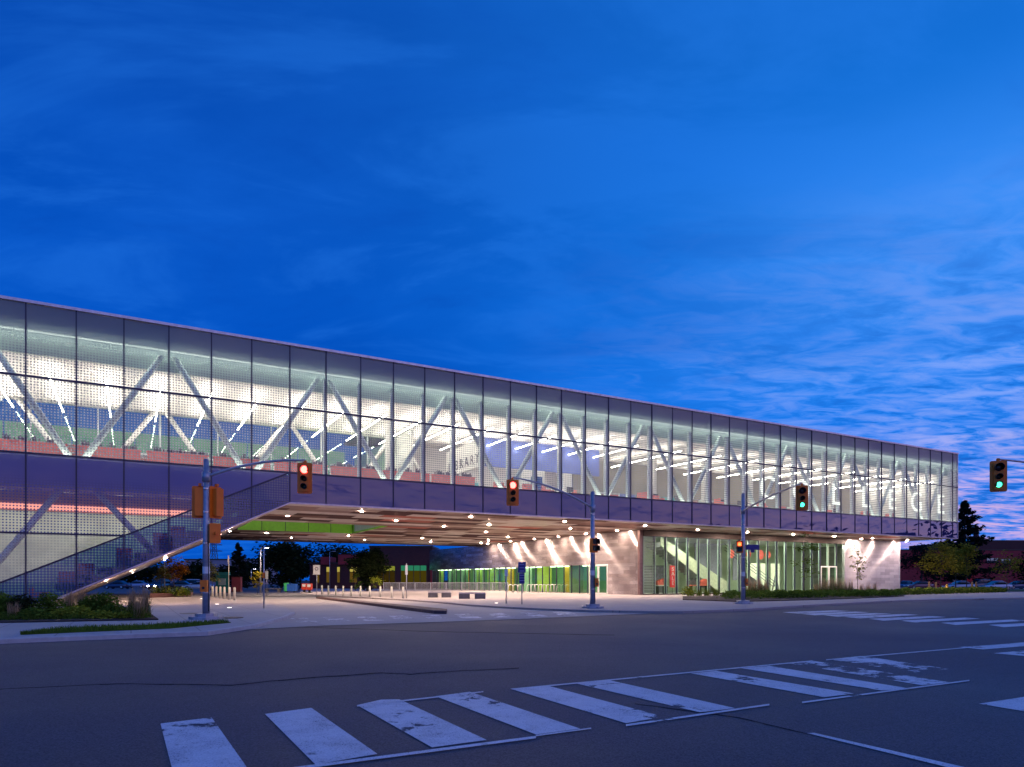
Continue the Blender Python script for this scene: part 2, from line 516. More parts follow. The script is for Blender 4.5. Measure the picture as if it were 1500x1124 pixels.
def paving(name, base, tile, tint):
    m, N = newmat(name)
    t = N.n('ShaderNodeTexCoord').outputs['Object']
    mpn = N.n('ShaderNodeMapping', inp={0: t})
    mpn.inputs['Rotation'].default_value = (0, 0, math.radians(-29.2))
    s = N.n('ShaderNodeSeparateXYZ', inp={0: mpn.outputs[0]})
    fx = N.math('FRACT', N.math('DIVIDE', s.outputs['X'], tile))
    fy = N.math('FRACT', N.math('DIVIDE', s.outputs['Y'], tile))
    w = 0.05 / tile
    j = N.math('MAXIMUM', N.remap(fx, 0.0, w, 1, 0), N.remap(fy, 0.0, w, 1, 0))
    cellv = N.n('ShaderNodeCombineXYZ', inp={0: N.math('FLOOR', N.math('DIVIDE', s.outputs['X'], tile)), 1: N.math('FLOOR', N.math('DIVIDE', s.outputs['Y'], tile)), 2: 0.0}).outputs[0]
    wn = N.n('ShaderNodeTexWhiteNoise', inp={'Vector': cellv})
    f1 = N.noise(t, 0.35, 5, 0.6)
    f2 = N.noise(t, 14.0, 5, 0.65)
    c = N.mix(N.remap(f1, 0.3, 0.7), base, tint)
    c = N.mix(N.math('MULTIPLY', wn.outputs['Value'], 0.32), c, tuple(x * 0.7 for x in base))
    c = N.mix(N.remap(f2, 0.42, 0.7, 0.0, 0.42), c, tuple(x * 0.55 for x in base))
    c = N.mix(N.math('MULTIPLY', j, 0.85), c, tuple(x * 0.3 for x in base))
    p = N.n('ShaderNodeBsdfPrincipled', inp={'Base Color': c, 'Roughness': 0.75})
    finish(N, p.outputs[0])
    return m


M['plaza'] = paving('plaza_concrete', (0.36, 0.31, 0.30), 3.0, (0.42, 0.36, 0.34))
M['walk'] = paving('sidewalk_concrete', (0.36, 0.34, 0.34), 1.8, (0.42, 0.39, 0.39))
M['drive'] = paving('driveway_concrete', (0.34, 0.31, 0.31), 6.0, (0.40, 0.36, 0.35))


def paintmat(name, wear):
    m, N = newmat(name)
    t = N.n('ShaderNodeTexCoord').outputs['Object']
    f1 = N.noise(t, 0.9, 8, 0.68, 0.6)
    f2 = N.noise(t, 5.0, 6, 0.7, 0.3)
    f3 = N.noise(t, 60, 3, 0.6)
    a = N.math('ADD', N.math('MULTIPLY', f1, 0.62), N.math('MULTIPLY', f2, 0.38))
    hole = N.remap(a, wear - 0.022, wear + 0.022, 1, 0)
    c = N.mix(N.remap(f2, 0.3, 0.7), (0.66, 0.63, 0.64), (0.80, 0.77, 0.78))
    c = N.mix(N.remap(f3, 0.35, 0.7, 0, 0.5), c, (0.30, 0.28, 0.31))
    f4 = N.noise(t, 1.7, 6, 0.65, 0.4)
    c = N.mix(N.remap(f4, 0.45, 0.72, 0, 0.40), c, (0.28, 0.25, 0.29))
    grit = N.remap(N.math('ADD', f3, N.math('MULTIPLY', f4, 0.35)), 0.80, 0.86, 0, 0.75)
    hole = N.math('MAXIMUM', hole, grit)
    p = N.n('ShaderNodeBsdfPrincipled', inp={'Base Color': c, 'Roughness': 0.6})
    tr = N.n('ShaderNodeBsdfTransparent')
    mx = N.n('ShaderNodeMixShader', inp={0: hole})
    N.link(p.outputs[0], mx.inputs[1])
    N.link(tr.outputs[0], mx.inputs[2])
    finish(N, mx.outputs[0])
    return m


M['paint'] = paintmat('worn_road_paint', 0.415)
M['paint_faded'] = paintmat('faded_road_paint', 0.50)
M['lawn'] = pm('lawn_green', (0.05, 0.085, 0.012), 0.9, var=0.45, scale=3.0, bump=0.8, bscale=30)
M['earth'] = pm('far_ground', (0.03, 0.032, 0.03), 0.95, var=0.3, scale=0.05)


# ------------------------------------------------------------------ mesh builder
class MB:
    def __init__(self):
        self.v, self.f = [], []

    def add(self, vs, fs):
        o = len(self.v)
        self.v += [tuple(p) for p in vs]
        self.f += [tuple(i + o for i in f) for f in fs]
        return self

    def box(self, x0, x1, y0, y1, z0, z1):
        vs = [(x, y, z) for z in (z0, z1) for (x, y) in ((x0, y0), (x1, y0), (x1, y1), (x0, y1))]
        return self.add(vs, [(3, 2, 1, 0), (4, 5, 6, 7), (0, 1, 5, 4), (1, 2, 6, 5), (2, 3, 7, 6), (3, 0, 4, 7)])

    def prism(self, pts, z0, z1, caps=True):
        n = len(pts)
        ar = sum(pts[i][0] * pts[(i + 1) % n][1] - pts[(i + 1) % n][0] * pts[i][1] for i in range(n))
        if ar < 0:
            pts = pts[::-1]
        vs = [(p[0], p[1], z0) for p in pts] + [(p[0], p[1], z1) for p in pts]
        fs = [(i, (i + 1) % n, n + (i + 1) % n, n + i) for i in range(n)]
        if caps:
            fs += [tuple(range(n, 2 * n)), tuple(range(n - 1, -1, -1))]
        return self.add(vs, fs)

    def sheet(self, pts, z):
        n = len(pts)
        ar = sum(pts[i][0] * pts[(i + 1) % n][1] - pts[(i + 1) % n][0] * pts[i][1] for i in range(n))
        if ar < 0:
            pts = pts[::-1]
        return self.add([(p[0], p[1], z) for p in pts], [tuple(range(n))])

    def prism_y(self, pts, y0, y1):
        """pts are (x, z), extruded along y"""
        n = len(pts)
        ar = sum(pts[i][0] * pts[(i + 1) % n][1] - pts[(i + 1) % n][0] * pts[i][1] for i in range(n))
        if ar < 0:
            pts = pts[::-1]
        vs = [(p[0], y0, p[1]) for p in pts] + [(p[0], y1, p[1]) for p in pts]
        fs = [(i, (i + 1) % n, n + (i + 1) % n, n + i) for i in range(n)] + [tuple(range(n)), tuple(range(2 * n - 1, n - 1, -1))]
        fs[:n] = [tuple(reversed(f)) for f in fs[:n]]
        fs[n] = tuple(range(n))
        return self.add(vs, [tuple(f) for f in fs])

    def tube(self, p0, p1, r0, r1=None, seg=8, caps=True):
        r1 = r0 if r1 is None else r1
        p0, p1 = Vector(p0), Vector(p1)
        dr = (p1 - p0)
        if dr.length < 1e-6:
            return self
        q = dr.to_track_quat('Z', 'Y')
        vs = []
        for p, r in ((p0, r0), (p1, r1)):
            for i in range(seg):
                a = 2 * math.pi * i / seg
                vs.append(p + q @ Vector((r * math.cos(a), r * math.sin(a), 0)))
        fs = [(i, (i + 1) % seg, seg + (i + 1) % seg, seg + i) for i in range(seg)]
        if caps:
            fs += [tuple(range(seg - 1, -1, -1)), tuple(range(seg, 2 * seg))]
        return self.add(vs, fs)

    def path(self, pts, rs, seg=8):
        """one continuous tube along points"""
        pts = [Vector(p) for p in pts]
        n = len(pts)
        if not isinstance(rs, (list, tuple)):
            rs = [rs] * n
        vs = []
        for k, p in enumerate(pts):
            tg = (pts[min(k + 1, n - 1)] - pts[max(k - 1, 0)]).normalized()
            up = Vector((0, 0, 1)) if abs(tg.z) < 0.95 else Vector((0, 1, 0))
            a = tg.cross(up).normalized()
            b = a.cross(tg).normalized()
            for i in range(seg):
                an = 2 * math.pi * i / seg
                vs.append(p + (a * math.cos(an) + b * math.sin(an)) * rs[k])
        fs = []
        for k in range(n - 1):
            for i in range(seg):
                fs.append((k * seg + i, (k + 1) * seg + i, (k + 1) * seg + (i + 1) % seg, k * seg + (i + 1) % seg))
        fs += [tuple(range(seg)), tuple(range(n * seg - 1, (n - 1) * seg - 1, -1))]
        return self.add(vs, fs)

    def quad(self, a, b, c, d_):
        return self.add([a, b, c, d_], [(0, 1, 2, 3)])

    def disc(self, c, r, axis='-z', seg=16):
        c = Vector(c)
        vs = []
        for i in range(seg):
            a = 2 * math.pi * i / seg
            if axis == '-z':
                vs.append(c + Vector((r * math.cos(a), -r * math.sin(a), 0)))
            elif axis == '-y':
                vs.append(c + Vector((r * math.cos(a), 0, r * math.sin(a))))
        return self.add(vs, [tuple(range(seg))])

    def leaf(self, p, size, long=1.6):
        q = Matrix.Rotation(random.uniform(0, 6.283), 3, 'Z') @ Matrix.Rotation(random.uniform(-1.2, 1.2), 3, 'X') @ Matrix.Rotation(random.uniform(-0.8, 0.8), 3, 'Y')
        p = Vector(p)
        h = size * 0.5
        vs = [p + q @ Vector(w) for w in ((-h * long, 0, 0), (0, -h * 0.7, 0.1 * h), (h * long, 0, 0), (0, h * 0.7, 0.1 * h))]
        return self.add(vs, [(0, 1, 2, 3)])

    def blade(self, p, h, lean, w):
        p = Vector(p)
        a = random.uniform(0, 6.283)
        dx, dy = math.cos(a), math.sin(a)
        o = Vector((-dy * w, dx * w, 0))
        mid = p + Vector((dx * lean * 0.35, dy * lean * 0.35, h * 0.6))
        tip = p + Vector((dx * lean, dy * lean, h))
        return self.add([p - o, p + o, mid + o * 0.7, mid - o * 0.7, tip], [(0, 1, 2, 3), (3, 2, 4)])

    def build(self, name, mat, parent=None, smooth=False, loc=None):
        me = bpy.data.meshes.new(name)
        me.from_pydata(self.v, [], self.f)
        me.update()
        if smooth:
            me.polygons.foreach_set('use_smooth', [True] * len(me.polygons))
        if mat is not None:
            me.materials.append(mat)
        o = bpy.data.objects.new(name, me)
        COL.objects.link(o)
        if parent is not None:
            o.parent = parent
        if loc is not None:
            o.location = loc
        return o


def thing(name, label, cat, loc=(0, 0, 0), rz=0.0, group=None):
    o = bpy.data.objects.new(name, None)
    o.empty_display_size = 0.3
    COL.objects.link(o)
    o.location = loc
    o.rotation_euler = (0, 0, rz)
    tag(o, label, cat, group)
    return o


def tag(o, label=None, cat=None, group=None, kind=None):
    if label:
        o['label'] = label
    if cat:
        o['category'] = cat
    if group:
        o['group'] = group
    if kind:
        o['kind'] = kind
    return o


def structure(name, mb, mat, label, cat):
    return tag(mb.build(name, mat), label, cat, kind='structure')


def copy_obj(o, parent, loc=None):
    c = o.copy()
    COL.objects.link(c)
    c.parent = parent
    if loc is not None:
        c.location = loc
    return c


def dup(root, loc, rz=0.0, label=None, scale=None):
    r = root.copy()
    COL.objects.link(r)
    r.location = loc
    r.rotation_euler = (0, 0, rz)
    if scale:
        r.scale = scale if isinstance(scale, (tuple, list)) else (scale,) * 3
    if label:
        r['label'] = label
    for ch in list(root.children):
        c = ch.copy()
        COL.objects.link(c)
        c.parent = r
        for g in list(ch.children):
            e = g.copy()
            COL.objects.link(e)
            e.parent = c
    return r


def text_mesh(s, size, ext=0.01, align='CENTER', spacing=1.0):
    cu = bpy.data.curves.new('lettering', 'FONT')
    cu.body = s
    cu.size = size
    cu.extrude = ext
    cu.align_x = align
    cu.align_y = 'BOTTOM_BASELINE'
    cu.space_character = spacing
    o = bpy.data.objects.new('lettering', cu)
    COL.objects.link(o)
    bpy.context.view_layer.update()
    me = bpy.data.meshes.new_from_object(o)
    bpy.data.objects.remove(o)
    return me


def put_text(name, s, size, mat, parent, loc, rot, ext=0.01, align='CENTER', scale=(1, 1, 1), spacing=1.0):
    me = text_mesh(s, size, ext, align, spacing)
    me.materials.clear()
    me.materials.append(mat)
    o = bpy.data.objects.new(name, me)
    COL.objects.link(o)
    o.parent = parent
    o.location = loc
    o.rotation_euler = rot
    o.scale = scale
    return o


ORD = ['first', 'second', 'third', 'fourth', 'fifth', 'sixth', 'seventh', 'eighth', 'ninth', 'tenth', 'eleventh', 'twelfth', 'thirteenth',
       'fourteenth', 'fifteenth', 'sixteenth', 'seventeenth', 'eighteenth', 'nineteenth', 'twentieth', 'twenty-first', 'twenty-second', 'twenty-third', 'twenty-fourth']


# survey helpers: real ground positions read off the photograph (camera height 1.5 m, 24 mm lens)
def G(px, py, z=0.0):
    Y = (1.5 - z) * 1000 / (py - 850)
    return ((px - 750) / 1000 * Y, Y)


def D(px, Y):
    return ((px - 750) / 1000 * Y, Y)


# building frame: x runs along the street front (bay = 2.38 m), y into the building
BW = 2.38
SN, CS = 0.8724, 0.4887
PHI = math.atan2(CS, SN)
BO = (-95.1 + 32.74 * BW * SN, 32.74 * BW * CS)


def LX(px, t):
    a = (px - 750) / 1000
    Y = (t + 46.48) / (SN - CS * a)
    return SN * (a * Y + 95.1) + CS * Y - 32.74 * BW


def BP(x, y):
    return (BO[0] + x * SN - y * CS, BO[1] + x * CS + y * SN)


ZB, ZG, ZT, ZR = 6.6, 8.6, 12.9, 17.03
NL, NR = -4, 39.45


def zS(n):
    return max(0.02, -0.1 + 1.15 * (n - 0.14))


def zD(n):
    return 4.13 + 1.117 * (n - 2)


# ------------------------------------------------------------------ ground
g = MB()
g.sheet([(-2500, -600), (2500, -600), (2500, 3500), (-2500, 3500)], -0.35)
structure('ground', g, M['earth'], 'dark open ground stretching to the horizon', 'ground')

road_edge = [(-600, 960), (-150, 943), (0, 937), (100, 933), (300, 926), (400, 921), (480, 917), (640, 912), (750, 908), (960, 899), (1097, 893), (1207, 886), (1317, 880), (1500, 876), (1800, 871), (2300, 866)]
re_pts = [G(x, y, -0.12) for x, y in road_edge]
mbr = MB()
mbr.sheet([(-160, re_pts[0][1]), (-160, -60), (260, -60), (260, re_pts[-1][1])] + re_pts[::-1], -0.12)
road = structure('road', mbr, M['asphalt'], 'dark asphalt junction in the foreground', 'road')

drive = [(200, 866), (900, 866), (1110, 892.5), (960, 899), (750, 908), (640, 912), (480, 917), (400, 921), (300, 926), (150, 931), (150, 880)]
mbd = MB()
mbd.sheet([G(x, y, -0.12) for x, y in drive], -0.105)
structure('driveway', mbd, M['drive'], 'pale concrete driveway passing under the bridging building', 'driveway')

lp = [(-300, 949), (-150, 942), (0, 936), (100, 932), (300, 925), (370, 915), (415, 903), (427, 897), (420, 890), (395, 885), (360, 880), (310, 874.5), (285, 872), (0, 872), (-300, 872)]
mbl = MB()
mbl.prism([G(x, y) for x, y in lp], -0.3, 0.0)
structure('left_sidewalk', mbl, M['walk'], 'concrete corner sidewalk with the traffic light and planting bed', 'sidewalk')
rp = [(440, 869), (471, 872.6), (530, 875), (590, 878), (640, 881.5), (690, 886), (750, 889.5), (820, 892.5), (870, 894), (960, 895.5), (1000, 895.5), (1097, 892), (1207, 885), (1317, 879.5), (1500, 875.5), (1800, 870.5), (2300, 865.5), (2300, 862), (440, 862)]
mbp = MB()
mbp.prism([G(x, y) for x, y in rp], -0.3, 0.0)
structure('right_plaza', mbp, M['plaza'], 'pale paved plaza in front of the glazed ground floor', 'plaza')
mbk = MB()
mbk.sheet([(-220, 66), (-14, 66), (-14, 122), (60, 122), (60, 290), (-220, 290)], -0.06)
structure('parking_lot', mbk, M['asphalt2'], 'asphalt car park beyond the bridging building', 'parking lot')
mbk = MB()
mbk.sheet([(62, 112), (300, 112), (300, 330), (62, 330)], -0.06)
structure('side_parking_lot', mbk, M['asphalt2'], 'asphalt car park beside the red brick building', 'parking lot')
mbk = MB()
mbk.sheet([G(1322, 867.5), G(1420, 867), G(1700, 866.8), G(1700, 863), (180, 112), (62, 112)], 0.004)
tag(mbk.build('side_lawn', M['lawn']), 'mown lawn beside the right end of the building', 'lawn', kind='structure')

# curb faces
mb = MB()
ck = [(-150, 942), (0, 936), (100, 932), (300, 925), (370, 915), (415, 903), (427, 897)]
cp = [G(x, y) for x, y in ck]
cv_ = [Vector((*p, 0)) for p in cp]
rows = []
for i, p in enumerate(cv_):
    tg = (cv_[min(i + 1, len(cv_) - 1)] - cv_[max(i - 1, 0)]).normalized()
    nrm = tg.cross(Vector((0, 0, 1)))
    rows.append([p + Vector((0, 0, -.1)), p + Vector((0, 0, .012)), p + nrm * .14 + Vector((0, 0, .012)), p + nrm * .16 + Vector((0, 0, -.008)), p + nrm * .17 + Vector((0, 0, -.2))])
mb.add([v for r in rows for v in r], [(i * 5 + k, (i + 1) * 5 + k, (i + 1) * 5 + k + 1, i * 5 + k + 1) for i in range(len(rows) - 1) for k in range(4)])
structure('curb', mb, pm('curb_concrete', (0.44, 0.42, 0.42), 0.8, var=0.15, bump=0.3), 'pale concrete curb along the corner sidewalk', 'curb')

# grass verge
mb = MB()
vp = [G(30, 930.5), G(85, 921.5), G(200, 917.5), G(325, 911), G(338, 912.5), G(250, 921), G(120, 926.5)]
mb.prism(vp, 0.004, 0.03)
for _ in range(2600):
    i = random.random()
    a = Vector(vp[0]).lerp(Vector(vp[4]), i)
    lo = Vector(vp[0]).lerp(Vector(vp[6]), min(1, i * 3.2)) if i < 0.31 else (Vector(vp[6]).lerp(Vector(vp[5]), (i - .31) / .42) if i < .73 else Vector(vp[5]).lerp(Vector(vp[4]), (i - .73) / .27))
    hi_ = Vector(vp[0]).lerp(Vector(vp[1]), min(1, i * 5)) if i < 0.2 else (Vector(vp[1]).lerp(Vector(vp[2]), (i - .2) / .38) if i < .58 else Vector(vp[2]).lerp(Vector(vp[3]), (i - .58) / .42))
    p = lo.lerp(hi_, random.random())
    mb.blade((p.x, p.y, 0.03), random.uniform(0.05, 0.12), 0.05, 0.008)
tag(mb.build('grass_verge', M['leaf_shrub']), 'thin strip of green grass beside the curb', 'grass', kind='stuff')

# ------------------------------------------------------------------ road markings
RZ = -0.112


def poly(mb, pts, z=RZ):
    mb.sheet([G(x, y, z) for x, y in pts], z)


mb = MB()
poly(mb, [(235, 1060), (310, 1051), (380, 1150), (262, 1165)])
poly(mb, [(388, 1046), (456, 1037), (553, 1104.5), (462, 1120)])
poly(mb, [(523, 1033), (558, 1025), (585, 1024.5), (713, 1084), (633, 1095)])
poly(mb, [(638, 1020), (688, 1013.5), (850, 1067.5), (785, 1076)])
poly(mb, [(747, 1009), (800, 1004), (973, 1050), (917, 1059.5)])
poly(mb, [(843, 1001), (892, 996.5), (1077, 1037.5), (1025, 1043.5)])
poly(mb, [(1012, 986.5), (1049, 983), (1251, 1016), (1207, 1021.5)])
poly(mb, [(1086, 979), (1126, 975.5), (1335, 1009), (1291, 1011.6)])
o = mb.build('crosswalk_stripes', M['paint'], road)
mb = MB()
poly(mb, [(1155, 972), (1190, 968), (1390, 999.5), (1352, 1004)])
poly(mb, [(1214, 966), (1262, 961), (1390, 980), (1345, 986)])
mb.build('faded_crosswalk_stripes', M['paint_faded'], road)
mb = MB()
for a, b, w in (((420, 1125), (785, 1078), 4.5), ((785, 1076.5), (866, 1066), 2.2), ((917, 1061), (1127, 1031), 3.0), ((1175, 1028), (1420, 996), 2.2), ((523, 1033), (708, 1012.5), 2.2), ((800, 1004), (1190, 967.5), 1.8), ((1210, 966), (1500, 941), 1.4)):
    poly(mb, [a, b, (b[0], b[1] + w * .8), (a[0], a[1] + w)], RZ + 0.003)
mb.build('crosswalk_border', M['paint'], road)
mb = MB()
poly(mb, [(1182, 1074), (1192, 1073.5), (1418, 1125), (1392, 1125)])
mb.build('lane_line', M['paint'], road)
mb = MB()
for pts in ([(1405, 948), (1530, 940), (1560, 942), (1440, 951.5)], [(1455, 957), (1560, 948), (1600, 951), (1500, 961)], [(1434, 1031), (1520, 1018), (1580, 1025), (1500, 1042)],
            [(880, 899.5 + 8)] * 0):
    if pts:
        poly(mb, pts)
for x0, y0, x1, y1, h in ((1146, 897.0, 1222, 894.3, 2.0), (1172, 899.3, 1252, 896.0, 2.2), (1205, 901.2, 1284, 898.2, 2.4), (1236, 903.6, 1324, 899.6, 2.6), (1272, 906.6, 1364, 902.6, 2.8), (1318, 909.2, 1414, 904.9, 3.0), (1378, 912.5, 1482, 907.8, 3.2), (1448, 915.5, 1560, 910.4, 3.4)):
    poly(mb, [(x0, y0), (x1, y1), (x1 + 22, y1 + h * .5), (x0 + 22, y0 + h)])
mb.build('far_crosswalk_stripes', M['paint'], road)
mb = MB()
for k in range(9):
    x0 = 425 + k * 48
    y0 = 908 - k * 1.15
    mb.sheet([G(x0, y0 - 2.4, -0.1), G(x0 + 22, y0 - 3, -0.1), G(x0 + 42, y0 + 3.2, -0.1), G(x0 + 12, y0 + 3.9, -0.1)], -0.1)
mb.build('driveway_crosswalk_stripes', M['paint_faded'], road)
# sealed cracks
mb = MB()


def crack(pts, w):
    q = []
    for (x0, y0), (x1, y1) in zip(pts[:-1], pts[1:]):
        for k in range(8):
            f = k / 8
            q.append((x0 + (x1 - x0) * f, y0 + (y1 - y0) * f + random.uniform(-.35, .35)))
    q.append(pts[-1])
    for a, b in zip(q[:-1], q[1:]):
        ww = w * random.uniform(.6, 1.2)
        mb.sheet([G(a[0], a[1], RZ), G(b[0], b[1], RZ), G(b[0], b[1] + ww, RZ), G(a[0], a[1] + ww, RZ)], RZ - 0.004)


crack([(-20, 1010), (170, 1001), (340, 1003), (430, 994), (560, 985), (600, 987), (660, 983), (760, 978)], 0.9)
crack([(930, 1030), (1080, 1050), (1182, 1074)], 0.9)
crack([(430, 918), (640, 925), (900, 930)], 0.5)
mb.build('tar_seam', pm('tar_seal', (0.014, 0.012, 0.016), 0.95, spec=0.05), road)

# round utility covers in the corner sidewalk
for k, (x, y) in enumerate(((340, 905.5), (278, 899))):
    mb = MB()
    c = G(x, y)
    mb.prism([(c[0] + .42 * math.cos(a * math.pi / 10), c[1] + .42 * math.sin(a * math.pi / 10)) for a in range(20)], 0.004, 0.03 if k == 0 else 0.012)
    tag(mb.build('manhole_cover', M['dark_trim']), ['round dark manhole cover raised beside the corner signal pole', 'small dark access cover set in the paving behind the corner signal pole'][k], 'manhole cover')

# median wall of the driveway
mb = MB()
mp_ = [G(463, 875.2), G(470, 875), G(655, 893.6), G(654, 896.5), G(636, 896.2)]
mb.prism(mp_, -0.2, 0.05)
tag(mb.build('median_curb', pm('median_block', (0.11, 0.06, 0.06), 0.8, var=0.25)), 'low dark reddish median wall tapering up the driveway', 'median')

# ------------------------------------------------------------------ the bridging library building
LIB = thing('library_building', 'long white-lit glass building bridging the driveway on a sloping stair foot', 'building', (BO[0], BO[1], 0), PHI)


def part(mb, name, mat, parent=None, smooth=False, loc=None):
    return mb.build(name, mat, parent or LIB, smooth, loc)


XE = NR * BW
T = 0.03
# panes: one mesh of each kind, copied bay by bay
pr = {}
for key, z0, z1, mat, nm in (('ud', ZT + .04, ZR - .1, 'g_top_dots', 'upper_pane'), ('ul', ZT + .04, ZR - .1, 'g_top_lines', 'upper_pane'), ('vd', ZG + .04, ZT - .04, 'g_mid_dots', 'window_pane'),
                             ('vl', ZG + .04, ZT - .04, 'g_mid_lines', 'window_pane'), ('sp', ZB + .05, ZG - .04, 'spandrel', 'spandrel_panel')):
    pr[key] = (nm, z0, z1, M[mat])
mesh_cache = {}


def pane(key, n, wid=BW):
    nm, z0, z1, mat = pr[key]
    kk = (key, round(wid, 2))
    if kk not in mesh_cache:
        mb_ = MB()
        mb_.add([(.03, 0, z0), (wid - .03, 0, z0), (wid - .03, 0, z1), (.03, 0, z1)], [(0, 1, 2, 3)])
        mesh_cache[kk] = mb_.build(nm, mat, LIB, loc=(n * BW, 0, 0))
        return mesh_cache[kk]
    return copy_obj(mesh_cache[kk], LIB, (n * BW, 0, 0))


for n in range(NL, 40):
    wid = BW if n < 39 else XE - 39 * BW
    lines = n >= 21
    pr_o = [pane('ul' if lines else 'ud', n, wid), pane('vl' if lines else 'vd', n, wid)]
    if n >= 6:
        pr_o.append(pane('sp', n, wid))
    for o in pr_o:
        o.rotation_euler = (random.uniform(-.0015, .0015), 0, random.uniform(-.0012, .0012))


def clip_poly(pts, fn, keep_above):
    out = []
    for i in range(len(pts)):
        a, b = pts[i], pts[(i + 1) % len(pts)]
        da, db = a[1] - fn(a[0] / BW), b[1] - fn(b[0] / BW)
        if not keep_above:
            da, db = -da, -db
        if da >= 0:
            out.append(a)
        if (da >= 0) != (db >= 0):
            f = da / (da - db)
            out.append((a[0] + (b[0] - a[0]) * f, a[1] + (b[1] - a[1]) * f))
    return out


def face_xz(mb_, pts, y=0.0):
    n_ = len(pts)
    ar = sum(pts[i][0] * pts[(i + 1) % n_][1] - pts[(i + 1) % n_][0] * pts[i][1] for i in range(n_))
    if ar < 0:
        pts = pts[::-1]
    mb_.add([(p[0], y, p[1]) for p in pts], [tuple(range(n_))])


Z3 = 4.13
for n in range(NL, 6):
    x0, x1 = n * BW + .03, (n + 1) * BW - .03
    for nm, z0, z1, mk in (('stair_pane', Z3 + .03, ZG - .04, 'g_tall'), ('low_pane', 0.1, Z3 - .03, 'g_low')):
        q = clip_poly([(x0, z0), (x1, z0), (x1, z1), (x0, z1)], zD, True)
        if len(q) >= 3:
            mb = MB()
            face_xz(mb, q)
            part(mb, nm, M[mk])
    q = clip_poly(clip_poly([(x0, 0.05), (x1, 0.05), (x1, ZG - .04), (x0, ZG - .04)], zD, False), zS, True)
    if len(q) >= 3:
        mb = MB()
        face_xz(mb, q)
        part(mb, 'sloping_pane', M['g_slope'])

# mullions
mb = MB()
mb.box(-.035, .035, -.05, .09, ZB, ZR - .06)
m0 = part(mb, 'mullion', M['mullion'], loc=(6 * BW, 0, 0))
for n in range(7, 40):
    copy_obj(m0, LIB, (n * BW, 0, 0))
for n in range(NL, 6):
    mb = MB()
    mb.box(n * BW - .035, n * BW + .035, -.05, .09, zS(n), ZR - .06)
    part(mb, 'mullion', M['mullion'])
mb = MB()
mb.box(XE - .04, XE + .06, -.05, .12, ZB, ZR - .06)
part(mb, 'mullion', M['coping'])
for z, x0, w in ((ZG, NL * BW, .045), (ZT, NL * BW, .055), (Z3, NL * BW, .045)):
    mb = MB()
    mb.box(x0, (2.0 if z == Z3 else NR) * BW, -.055, .085, z - w, z + w)
    part(mb, 'transom', M['mullion'])
mb = MB()
mb.prism_y([(NL * BW, zD(NL) - .05), (6 * BW, zD(6) - .05), (6 * BW, zD(6) + .05), (NL * BW, zD(NL) + .05)], -.052, .08)
part(mb, 'sloping_transom', M['mullion'])
mb = MB()
mb.box(6 * BW, XE, -.07, .3, ZB - .04, ZB + .045)
part(mb, 'lower_trim', M['coping'])
mb = MB()
mb.prism_y([(.2 * BW, zS(.2) - .10), (6 * BW, ZB - .04), (6 * BW, ZB + .04), (.2 * BW, zS(.2) + .0)], -.07, .5)
part(mb, 'sloping_trim', M['coping'])
mb = MB()
mb.box(NL * BW, XE + .08, -.12, .5, ZR - .06, ZR + .10)
part(mb, 'roof_coping', M['coping'])
mb = MB()
mb.box(NL * BW, XE, .5, 15.2, ZR - .30, ZR - .02)
mb.box(11 * BW, XE, 15.2, 30, ZR - .30, ZR - .02)
part(mb, 'roof', M['roof'])
# end wall
mb = MB()
mb.box(XE - .12, XE, .12, 15, ZB, ZR - .1)
part(mb, 'end_wall', M['white_paint'])
# floor slab, ceiling, bulkhead
mb = MB()
mb.box(NL * BW, XE - .12, .25, 14.2, 6.72, 8.50)
mb.box(11 * BW, XE - .12, 14.2, 26, 6.72, 8.50)
part(mb, 'floor_slab', M['floor_in'])
ZC = 14.5
mb = MB()
mb.box(NL * BW, XE - .12, 1.25, 14.0, ZC, ZC + .15)
mb.box(12 * BW, XE - .12, 14.0, 26, ZC, ZC + .15)
part(mb, 'ceiling', M['ceiling'])
mb = MB()
mb.box(NL * BW, XE - .12, 1.0, 1.25, ZC - .05, 15.7)
part(mb, 'ceiling_bulkhead', M['bulkhead'])
mb = MB()
mb.box(NL * BW, XE - .12, .6, 1.25, 15.7, 15.8)
part(mb, 'bulkhead_ledge', M['white_paint'])
mb = MB()
mb.box(NL * BW, XE - .3, .68, .86, 15.66, 15.69)
part(mb, 'added_perimeter_strip', em('added_perimeter_glow', (0.90, 1.0, 0.90), 11.0))  # strip added under the ledge to brighten bulkhead, fins and trusses
mb = MB()
mb.box(NL * BW, XE - .3, .42, .52, 8.505, 8.54)
part(mb, 'added_floor_fill', em('added_floor_fill_glow', (0.96, 1.0, 0.90), 14.0))  # made-up glowing strip, out of view, brightening letters and trusses from below
RWN = em('rear_window_lit', (0.36, 0.48, 0.43), .75)
for k in range(7):
    mb = MB()
    mb.box((-4 + k * 2.1) * BW + .06, (-1.9 + k * 2.1) * BW - .06, 27.0, 27.1, 11.6, 15.4)
    part(mb, 'rear_wing_window', RWN)
# trusses
mb = MB()
kk = NL + 1
front_v = []
for n in range(-3, 40, 2):
    front_v.append((n, (n - 1) % 4 == 0))
for (na, lowa), (nb, lowb) in zip(front_v[:-1], front_v[1:]):
    za, zb = (8.6, 15.3) if lowa else (15.3, 8.6)
    xa, xb = na * BW + .35, nb * BW - .35
    mb = MB()
    mb.tube((xa, .75, za), (xb, .75, zb), .19, seg=10)
    part(mb, 'truss_diagonal', M['truss'], smooth=True)
for (na, lowa), (nb, lowb) in zip(front_v[:8], front_v[1:9]):
    za, zb = (8.6, 14.6) if lowa else (14.6, 8.6)
    mb = MB()
    mb.tube((na * BW + .35, 13.0, za), (nb * BW - .35, 13.0, zb), .19, seg=8)
    part(mb, 'rear_truss_diagonal', M['white_paint'], smooth=True)
